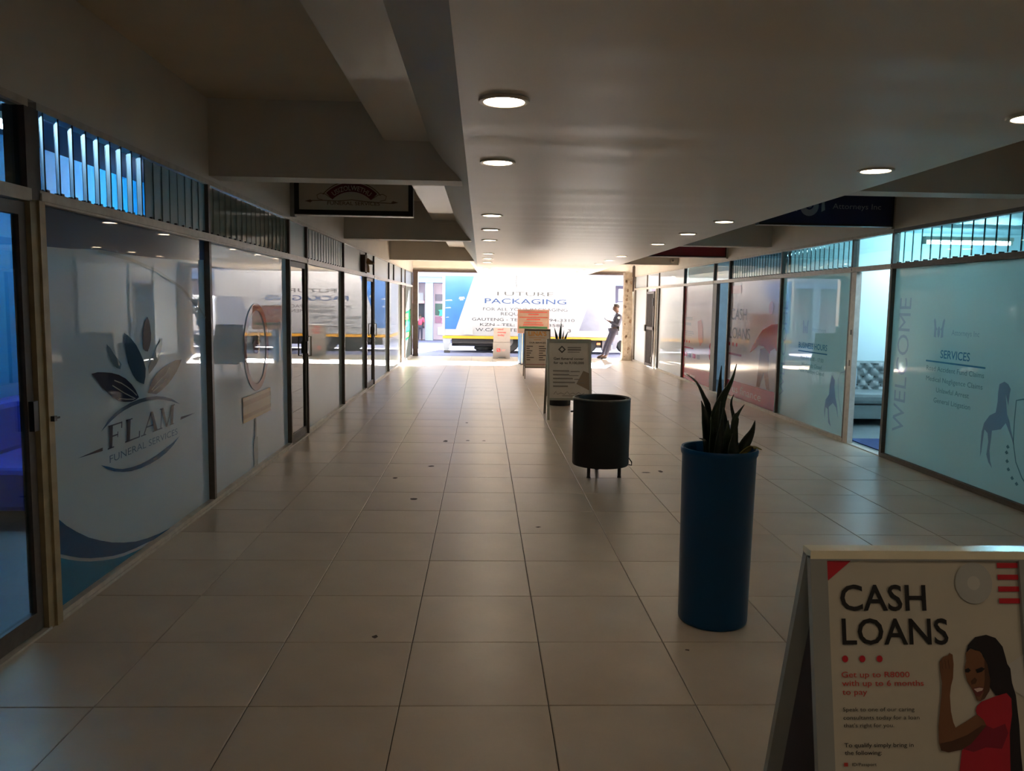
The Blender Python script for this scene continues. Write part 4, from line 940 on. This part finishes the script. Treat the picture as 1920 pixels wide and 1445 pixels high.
B('wall_end_right', M_paint, None, (XR, XR+.5, 22.94, 23.3, 0, 2.46), label='white wall return behind the peeling column', cat='wall', kind='structure')
M_pave = pm('street_concrete', (92, 94, 118), .85, .06, 1.5); M_road = pm('street_asphalt', (120, 120, 136), .9, .06, 2)
B('pavement', M_pave, None, (-30, 34, 23.95, 28.0, -.12, -.012), label='pale concrete apron outside the walkway', cat='ground', kind='structure')
B('road', M_road, None, (-30, 34, 28.0, 33.0, -.14, -.05), label='light grey road beyond the truck', cat='road', kind='structure')
B('far_pavement', M_pave, None, (-30, 34, 33.0, 40, -.14, -.01), label='far pavement in front of the shops across the road', cat='ground', kind='structure')

# truck
M_tw = pm('truck_white', (138, 138, 144), .35, .02, 3); M_tb = pm('truck_blue', (38, 82, 138), .35, .10, 3); M_ty = pm('truck_yellow', (196, 138, 40), .4); M_tk = pm('truck_underside', (46, 42, 44), .7, .2, 10); M_tyre = pm('tyre_rubber', (30, 30, 32), .85)
TY = 25.70
tk = empty('truck', (1.5, 26.8, 0), 'white box truck with blue panels and FUTURE PACKAGING lettering parked across the end', 'truck')
MB().cbox(-1.28, 4.25, TY, 27.95, .54, 2.52, .02).build('box_body', M_tw, tk); bx = tk.children[0]
B('sill_rail', M_ty, tk, (-1.29, 4.26, TY-.012, 27.96, .455, .54))
B('corner_post', M_tw, tk, (-1.30, -1.22, TY-.015, TY+.06, .54, 2.53), (4.2, 4.27, TY-.015, TY+.06, .54, 2.53), (-1.22, 4.2, TY-.015, TY+.05, 2.46, 2.53))
B('chassis', M_tk, tk, (-1.0, 4.2, TY+.25, 27.6, .20, .455), (-1.0, .33, TY+.06, TY+.25, .30, .455))
m = MB().poly3([(-1.29, TY, .455), (-1.02, TY, .455), (-1.10, TY, .06), (-1.24, TY, .06)], (0, 1, 0), .12); m.build('stabiliser_leg', M_tw, tk)
B('leg_foot', M_tk, tk, (-1.24, -1.05, TY-.02, TY+.16, -.012, .07))
for wx in (.80, 3.35):
    MB().lathe([(.0, TY+.12), (.17, TY+.12), (.20, TY+.10), (.36, TY+.08), (.40, TY+.12), (.40, TY+.32), (.36, TY+.36), (0, TY+.36)], (wx, .388), 32, 'y').build('wheel', M_tyre, tk)
    MB().lathe([(.0, TY+.10), (.05, TY+.09), (.07, TY+.10), (.16, TY+.115), (.19, TY+.10)], (wx, .388), 24, 'y').build('wheel_hub', pm('wheel_hub_grey', (120, 118, 120), .5), tk)
m = MB(); vs = []
for i in range(28):
    a = 6.2832*i/28
    for k in range(10):
        b2 = 6.2832*k/10; vs.append((.05+(.24+.09*math.cos(b2))*math.cos(a), TY+.6+(.24+.09*math.cos(b2))*math.sin(a), .13+.085*math.sin(b2)))
m.add(vs, [(i*10+k, i*10+(k+1) % 10, ((i+1) % 28)*10+(k+1) % 10, ((i+1) % 28)*10+k) for i in range(28) for k in range(10)], True).build('spare_wheel', M_tyre, tk)
MB().tube([(.05, TY+.6, .12), (.05, TY+.6, .30)], .05, 8).build('spare_carrier', M_tk, tk)
B('toolbox', pm('toolbox_grey', (150, 146, 148), .5), tk, (-.60, -.32, TY-.03, TY+.01, .59, .77))
B('reflector', pm('orange_reflector', (230, 110, 50), .3), tk, (3.72, 3.84, TY+.05, TY+.07, .30, .37))
B('battery_box', pm('battery_box_grey', (88, 84, 92), .6), tk, (3.9, 4.2, TY+.04, TY+.25, .12, .44), (2.4, 2.9, TY+.04, TY+.25, .12, .44))
TP = Plane((0, TY-.001, 0), (1, 0, 0), (0, 0, 1)); tt = pm('truck_text_slate', (36, 46, 64), .4); tb = pm('truck_text_blue', (22, 50, 92), .4); tp_ = pm('truck_panel_lilac', (96, 100, 120), .4); tpale = pm('truck_text_pale', (44, 46, 50), .4); tg = pm('truck_text_grey', (40, 44, 54), .4)
TP.poly('blue_panel', [(-1.215, .755), (-.87, .755), (-.29, 2.46), (-1.215, 2.46)], M_tb, bx)
for a_, b_2, c_, d_ in ((-1.21, 1.42, -1.02, 1.46), (-1.21, 1.66, -.98, 1.70), (-.78, 1.72, -.58, 1.80), (-1.2, 1.12, -1.08, 1.15), (-.75, 1.68, -.62, 1.72)): TP.poly('scrape', [(a_, b_2), (c_, b_2+.01), (c_-.03, d_), (a_+.02, d_-.01)], M_tw, bx, .005)
TP.poly('lilac_panel', [(3.12, .755), (4.19, .755), (4.19, 1.70), (3.44, 1.70)], tp_, bx)
text(TP, 'FUTURE', 1.36, 1.855, .125, tpale, bx, w=1.82, align='c')
text(TP, 'PACKAGING', 1.37, 1.60, .155, tb, bx, w=2.64, align='c', bold=.01)
text(TP, 'FOR ALL YOUR PACKAGING', 1.365, 1.37, .095, tg, bx, w=2.73, align='c')
text(TP, 'REQUIREMENTS', 1.365, 1.22, .10, tg, bx, w=1.57, align='c')
text(TP, 'GAUTENG - TEL:', -.35, 1.04, .09, tg, bx, w=1.62); text(TP, '94-3310', 2.15, 1.04, .09, tg, bx, w=.82)
text(TP, 'KZN - TEL:', -.09, .875, .085, tg, bx, w=1.12); text(TP, '3585', 2.12, .875, .085, tg, bx, w=.50)
text(TP, 'W.CAPE - TEL:', -.23, .70, .10, tg, bx, w=1.5); text(TP, '3', 2.76, .70, .10, tg, bx, w=.10)
TP.poly('logo_mark', [(1.40, 2.10), (1.48, 2.10), (1.48, 2.22), (1.62, 2.22), (1.62, 2.29), (1.40, 2.29)], pm('truck_logo_mint', (124, 150, 140), .4), bx)
cbl = MB().tube([(1.0, 24.2, 2.46), (1.01, 24.22, 2.36), (.98, 24.2, 2.26), (1.01, 24.22, 2.16), (1.0, 24.2, 2.08)], .010, 6).build('hanging_cable', M_black, None, label='short black cable dangling from the soffit edge', cat='cable')

# white pickup behind the column
pk = empty('pickup', (6.0, 26.9, 0), 'white parked pickup partly hidden behind the peeling column', 'car')
M_cw = pm('car_white', (240, 240, 244), .25, .01); M_cg = pm('car_grey_trim', (128, 128, 142), .5)
prof = [(4.32, .55), (4.32, .98), (4.42, 1.08), (4.62, 1.62), (4.75, 1.70), (5.9, 1.72), (6.4, 1.15), (7.6, 1.02), (7.85, .85), (7.9, .5), (7.4, .42), (4.4, .45)]
MB().poly3([(a, 26.1, b) for a, b in prof], (0, 1, 0), 1.7).build('body', M_cw, pk)
MB().poly3([(4.78, 26.085, 1.12), (4.9, 26.085, 1.58), (5.75, 26.085, 1.58), (6.15, 26.085, 1.14)], (0, 1, 0), .02).build('side_window', M_dglass, pk)
MB().poly3([(4.30, 26.08, .14), (4.30, 26.08, .56), (4.55, 26.08, .62), (5.1, 26.08, .58), (5.15, 26.08, .36), (5.0, 26.08, .52), (4.8, 26.08, .56), (4.58, 26.08, .50), (4.45, 26.08, .36), (4.40, 26.08, .14)], (0, 1, 0), .06).build('arch_trim', M_cg, pk)
for wx in (4.78, 7.1): MB().lathe([(0, 26.13), (.18, 26.13), (.22, 26.11), (.32, 26.10), (.36, 26.14), (.36, 26.30), (0, 26.32)], (wx, .348), 28, 'y').build('wheel', M_tyre, pk)

# shops across the road
SY = 34.4
sh = empty('shop_building', (2, 36, 0), 'row of pale shops with awnings across the road behind the truck', 'building')
M_sw = pm('shop_wall_pale', (150, 136, 142), .8, .05, 1); M_sf = pm('shop_fascia_blue', (110, 126, 156), .7, .05, 1)
B('wall', M_sw, sh, (-12, 16, SY, 40, 0, 4.4))
B('fascia', M_sf, sh, (-12, 16, SY-.9, SY, 2.42, 2.66)); B('fascia_band', pm('shop_band_grey', (116, 116, 130), .7), sh, (-12, 16, SY-.95, SY-.85, 2.66, 2.95))
for x_ in (-8.0, -5.4, -2.26, 1.5, 5.2, 8.2): B('pillar', pm('pillar_pale', (124, 134, 150), .7), sh, (x_-.16, x_+.16, SY-.85, SY-.5, 0, 2.42))
for x0_, x1_, z0_, z1_, n_, mt in ((-3.3, -2.52, .50, 1.58, 'doorway', pm('dark_doorway', (26, 28, 38), .6)), (-2.05, -1.2, 1.05, 1.55, 'display_window', pm('display_green', (30, 66, 58), .5)), (-2.05, -1.2, .72, 1.0, 'display_window', pm('display_pink', (120, 80, 100), .5)), (-2.05, -1.2, 1.66, 1.95, 'display_window', pm('display_mauve', (84, 78, 90), .5)), (-1.95, -1.2, .2, .55, 'vent', pm('vent_grey', (150, 150, 166), .5)), (5.6, 6.6, 1.62, 2.42, 'shop_sign_frame', pm('sign_purple', (60, 52, 76), .5))):
    B(n_, mt, sh, (x0_, x1_, SY-.03, SY-.005, z0_, z1_))
B('shop_sign', pm('sign_white_pink', (246, 226, 232), .5), sh, (5.85, 6.8, SY-.06, SY-.02, 1.78, 2.30)); B('shop_sign', M_tw, sh, (-3.3, -2.55, SY-.12, SY-.05, 1.66, 2.0)); B('shop_sign', M_tw, sh, (-3.3, -2.75, SY-.12, SY-.05, 2.08, 2.32))
MB().lathe([(0, SY-.10), (.13, SY-.10), (.13, SY-.06)], (6.3, 2.02), 16, 'y').build('sign_spot', pm('sign_coral', (240, 140, 120), .5), sh)
B('awning_blind', pm('awning_coral', (206, 160, 158), .7), sh, (-3.3, -2.5, SY-.3, SY-.02, 1.55, 1.66))
for q, (x_, z_, rgb) in enumerate(((-1.75, 1.15, (60, 196, 140)), (-1.5, 1.2, (240, 240, 240)), (-1.65, .86, (224, 120, 170)))):
    MB().poly3([(x_-.13, SY-.08, z_-.12), (x_+.13, SY-.08, z_-.12), (x_+.10, SY-.08, z_+.06), (x_+.17, SY-.08, z_+.12), (x_+.05, SY-.08, z_+.14), (x_-.05, SY-.08, z_+.14), (x_-.17, SY-.08, z_+.12), (x_-.10, SY-.08, z_+.06)], (0, 1, 0), .04).build('shirt_on_display', pm('display_cloth_%d' % q, rgb, .8), sh)

# ---------------------------------------------------------------- people
def skin_obj(name, J, E, mat, parent, lv=2):
    """grow a surface from joints J {name: (x, y, z, r)} and bones E"""
    ks = list(J); off = wl(parent)
    me = bpy.data.meshes.new(name); me.from_pydata([tuple(Vector(J[k][:3])-off) for k in ks], [(ks.index(a), ks.index(b)) for a, b in E], [])
    me.materials.append(mat)
    o = bpy.data.objects.new(name, me); COL.objects.link(o); o.parent = parent
    sk = o.modifiers.new('skin', 'SKIN'); sk.use_smooth_shade = True
    for i, k in enumerate(ks):
        d = me.skin_vertices[0].data[i]; r_ = J[k][3]; d.radius = r_ if isinstance(r_, tuple) else (r_, r_); d.use_root = (i == 0)
    sub = o.modifiers.new('sub', 'SUBSURF'); sub.levels = lv; sub.render_levels = lv
    return o
def chain(*a): return [(a[i], a[i+1]) for i in range(len(a)-1)]
M_skin = pm('brown_skin', (70, 44, 34), .5, .06, 20); M_uni = pm('navy_uniform', (38, 40, 56), .8, .12, 20); M_trou = pm('navy_trousers', (48, 48, 66), .85, .12, 16); M_hair = pm('short_dark_hair', (34, 28, 26), .9, .2, 60); M_shoe = pm('dark_shoes', (44, 36, 40), .5)
gd = empty('person', (3.86, 23.48, 0), 'person in navy uniform leaning on the peeling column looking at a phone', 'person')
Yg = 23.48; dx_ = -.085
def J_(x, y, z, r): return (x+dx_, Yg+y, z, r)
body = {'pelvis': J_(3.975, 0, .86, .075), 'waist': J_(4.02, 0, 1.00, (.085, .085)), 'chest': J_(4.085, 0, 1.19, (.135, .13)), 'upper': J_(4.10, 0, 1.31, (.11, .105)), 'neck': J_(4.075, 0, 1.395, .050), 'jaw': J_(4.025, 0, 1.455, .068), 'head': J_(4.01, 0, 1.530, .098), 'crown': J_(4.018, 0, 1.595, .076), 'nose': J_(3.915, 0, 1.495, .014)}
E_ = chain('pelvis', 'waist', 'chest', 'upper', 'neck', 'jaw', 'head', 'crown')+[('jaw', 'nose')]
for s_, n_ in ((-1, 'n'), (1, 'f')):
    hx = -.0 if s_ < 0 else -.05
    body.update({'hip'+n_: J_(3.965, s_*.09, .82, .085), 'knee'+n_: J_(3.845+hx, s_*.095, .47, .058), 'ankle'+n_: J_(3.755+hx*1.6, s_*.09, .10, .042), 'toe'+n_: J_(3.60+hx*1.6, s_*.10, .045, .036),
        'sho'+n_: J_(4.10, s_*.165, 1.315, .062), 'elb'+n_: J_(4.03, s_*.215, 1.045, .043), 'wri'+n_: J_(3.86, s_*.12, 1.125, .030), 'palm'+n_: J_(3.80, s_*.07, 1.150, (.032, .018))})
    E_ += [('pelvis', 'hip'+n_)]+chain('hip'+n_, 'knee'+n_, 'ankle'+n_, 'toe'+n_)+[('upper', 'sho'+n_)]+chain('sho'+n_, 'elb'+n_, 'wri'+n_, 'palm'+n_)
    for q in range(4):
        body['f%d%s' % (q, n_)] = J_(3.765, s_*(.085-.016*q), 1.165, .0085); body['g%d%s' % (q, n_)] = J_(3.738-.004*(q in (1, 2)), s_*(.070-.012*q), 1.186-.003*q, .007)
        E_ += chain('palm'+n_, 'f%d%s' % (q, n_), 'g%d%s' % (q, n_))
    body['th'+n_] = J_(3.80, s_*.035, 1.182, .009); body['tt'+n_] = J_(3.772, s_*.018, 1.197, .007); E_ += chain('palm'+n_, 'th'+n_, 'tt'+n_)
skin_obj('body', body, E_, M_skin, gd)
sub_ = lambda ks, k: {a: body[a][:3]+((body[a][3][0]*k, body[a][3][1]*k) if isinstance(body[a][3], tuple) else body[a][3]*k,) for a in ks}
shj = sub_(['pelvis', 'waist', 'chest', 'upper', 'shon', 'elbn', 'shof', 'elbf'], 1.18); shj['waist'] = J_(4.02, 0, 1.00, .135); shj['pelvis'] = J_(3.985, 0, .88, .135); shj['elbn'] = body['elbn'][:3]+(.066,); shj['elbf'] = body['elbf'][:3]+(.066,); shj['cufn'] = J_(3.868, -.124, 1.122, .050); shj['cuff'] = J_(3.868, .124, 1.122, .050); shj['collar'] = J_(4.085, 0, 1.375, .062)
skin_obj('uniform_shirt', shj, chain('pelvis', 'waist', 'chest', 'upper', 'collar')+chain('upper', 'shon', 'elbn', 'cufn')+chain('upper', 'shof', 'elbf', 'cuff'), M_uni, gd)
trj = sub_(['pelvis', 'hipn', 'kneen', 'anklen', 'hipf', 'kneef', 'anklef'], 1.22); trj['pelvis'] = J_(3.985, 0, .90, .128); trj['anklen'] = trj['anklen'][:3]+(.060,); trj['anklef'] = trj['anklef'][:3]+(.060,)
skin_obj('trousers', trj, [('pelvis', 'hipn'), ('pelvis', 'hipf')]+chain('hipn', 'kneen', 'anklen')+chain('hipf', 'kneef', 'anklef'), M_trou, gd)
for n_ in 'nf':
    a, t = body['ankle'+n_], body['toe'+n_]
    skin_obj('shoe', {'heel': (a[0]+.03, a[1], .045, .044), 'mid': (a[0]-.04, a[1], .052, .046), 'tip': (t[0]-.02, t[1], .036, (.04, .032))}, chain('heel', 'mid', 'tip'), M_shoe, gd)
hd = body['head']; b = bmesh.new(); bmesh.ops.create_uvsphere(b, u_segments=20, v_segments=12, radius=.108)
for v in b.verts: v.co = Vector((hd[0]+.014+v.co.x*1.02, hd[1]+v.co.y*.92, hd[2]+.034+v.co.z*.86))
bmesh.ops.delete(b, geom=[v for v in b.verts if v.co.z < hd[2]+.02-(v.co.x-hd[0])*.55], context='VERTS')
MB().bm(b, True).build('hair', M_hair, gd)
for s_ in (-1, 1):
    MB().lathe([(0, hd[1]+s_*.078), (.016, hd[1]+s_*.086), (.020, hd[1]+s_*.092), (.012, hd[1]+s_*.096), (0, hd[1]+s_*.094)], (hd[0]+.012, hd[2]-.035), 12, 'y').build('ear', M_skin, gd)
    MB().lathe([(0, hd[0]-.084), (.008, hd[0]-.082), (.009, hd[0]-.078)], (hd[1]+s_*.030, hd[2]-.012), 8, 'x').build('eye', M_black, gd)
M_patch = pm('white_patch', (226, 224, 226), .7)
MB().lathe([(0, Yg-.262), (.036, Yg-.258), (.040, Yg-.235)], (4.075+dx_, 1.235), 16, 'y').build('sleeve_patch', M_patch, gd)
B('shoulder_patch', M_patch, gd, (4.05+dx_, 4.10+dx_, Yg-.19, Yg-.15, 1.385, 1.392))
MB().lathe([(.120, .885), (.146, .888), (.147, .928), (.120, .932)], (3.982+dx_, Yg), 24).build('belt', M_black, gd)
B('radio', M_black, gd, (4.08+dx_, 4.12+dx_, Yg-.155, Yg-.10, .84, .98))
MB().tube([(4.10+dx_, Yg-.14, .97), (4.14+dx_, Yg-.15, .95), (4.15+dx_, Yg-.14, .88)], .012, 8).build('key_pouch', pm('key_silver', (190, 186, 186), .4), gd)
ph = MB().poly3([(3.715+dx_, Yg-.036, 1.165), (3.715+dx_, Yg+.036, 1.165), (3.68+dx_, Yg+.036, 1.29-.06), (3.68+dx_, Yg-.036, 1.23)], (.87, 0, .49), .008); ph.build('mobile_phone', M_black, None, label='dark mobile phone held by the person in navy uniform', cat='phone')
def bystander(x, y, h, top, legs, label):
    k = h/1.7; r_ = empty('person', (x, y, -.01), label, 'person', 'people across the road')
    q = lambda a, b2, c_, d_: (x+a*k, y+b2*k, c_*k-.01, d_*k)
    bd = {'p': q(0, 0, .93, .12), 'w': q(0, 0, 1.08, .11), 'c': q(0, 0, 1.3, .13), 'n': q(0, 0, 1.46, .05), 'h': q(0, 0, 1.57, .09), 't': q(0, 0, 1.65, .06)}
    e = chain('p', 'w', 'c', 'n', 'h', 't')
    for s_ in (-1, 1):
        n_ = str(s_); bd.update({'hi'+n_: q(s_*.09, 0, .87, .085), 'kn'+n_: q(s_*.10, -.02, .48, .06), 'an'+n_: q(s_*.10, .02, .09, .045), 'to'+n_: q(s_*.11, -.12, .04, .038), 'sh'+n_: q(s_*.18, 0, 1.40, .06), 'el'+n_: q(s_*.24, .02, 1.12, .045), 'ha'+n_: q(s_*.22, -.06, .86, .036)})
        e += [('p', 'hi'+n_), ('c', 'sh'+n_)]+chain('hi'+n_, 'kn'+n_, 'an'+n_, 'to'+n_)+chain('sh'+n_, 'el'+n_, 'ha'+n_)
    skin_obj('body', bd, e, M_skin, r_, 1)
    f = lambda ks, g: {a: bd[a][:3]+(bd[a][3]*g,) for a in ks}
    skin_obj('top', f(['p', 'w', 'c', 'sh-1', 'sh1', 'el-1', 'el1'], 1.2), chain('p', 'w', 'c')+chain('c', 'sh-1', 'el-1')+chain('c', 'sh1', 'el1'), top, r_, 1)
    skin_obj('trousers', f(['p', 'hi-1', 'kn-1', 'an-1', 'hi1', 'kn1', 'an1'], 1.22), chain('p', 'hi-1', 'kn-1', 'an-1')+chain('p', 'hi1', 'kn1', 'an1'), legs, r_, 1)
    hx, hy, hz, _ = bd['h']; MB().lathe([(.0, hz+.10*k), (.06*k, hz+.09*k), (.10*k, hz+.03*k), (.098*k, hz-.02*k)], (hx, hy+.01*k), 16).build('hair', M_hair, r_)
bystander(-2.62, 33.4, 1.15, pm('red_top', (206, 60, 84), .8), pm('black_legs', (40, 38, 52), .8), 'small figure in a red top and dark trousers across the road')
bystander(-3.0, 33.0, 1.15, pm('dark_top', (60, 44, 52), .8), pm('white_legs', (226, 226, 236), .8), 'small figure in pale trousers beside the one in the red top')
flush_text()
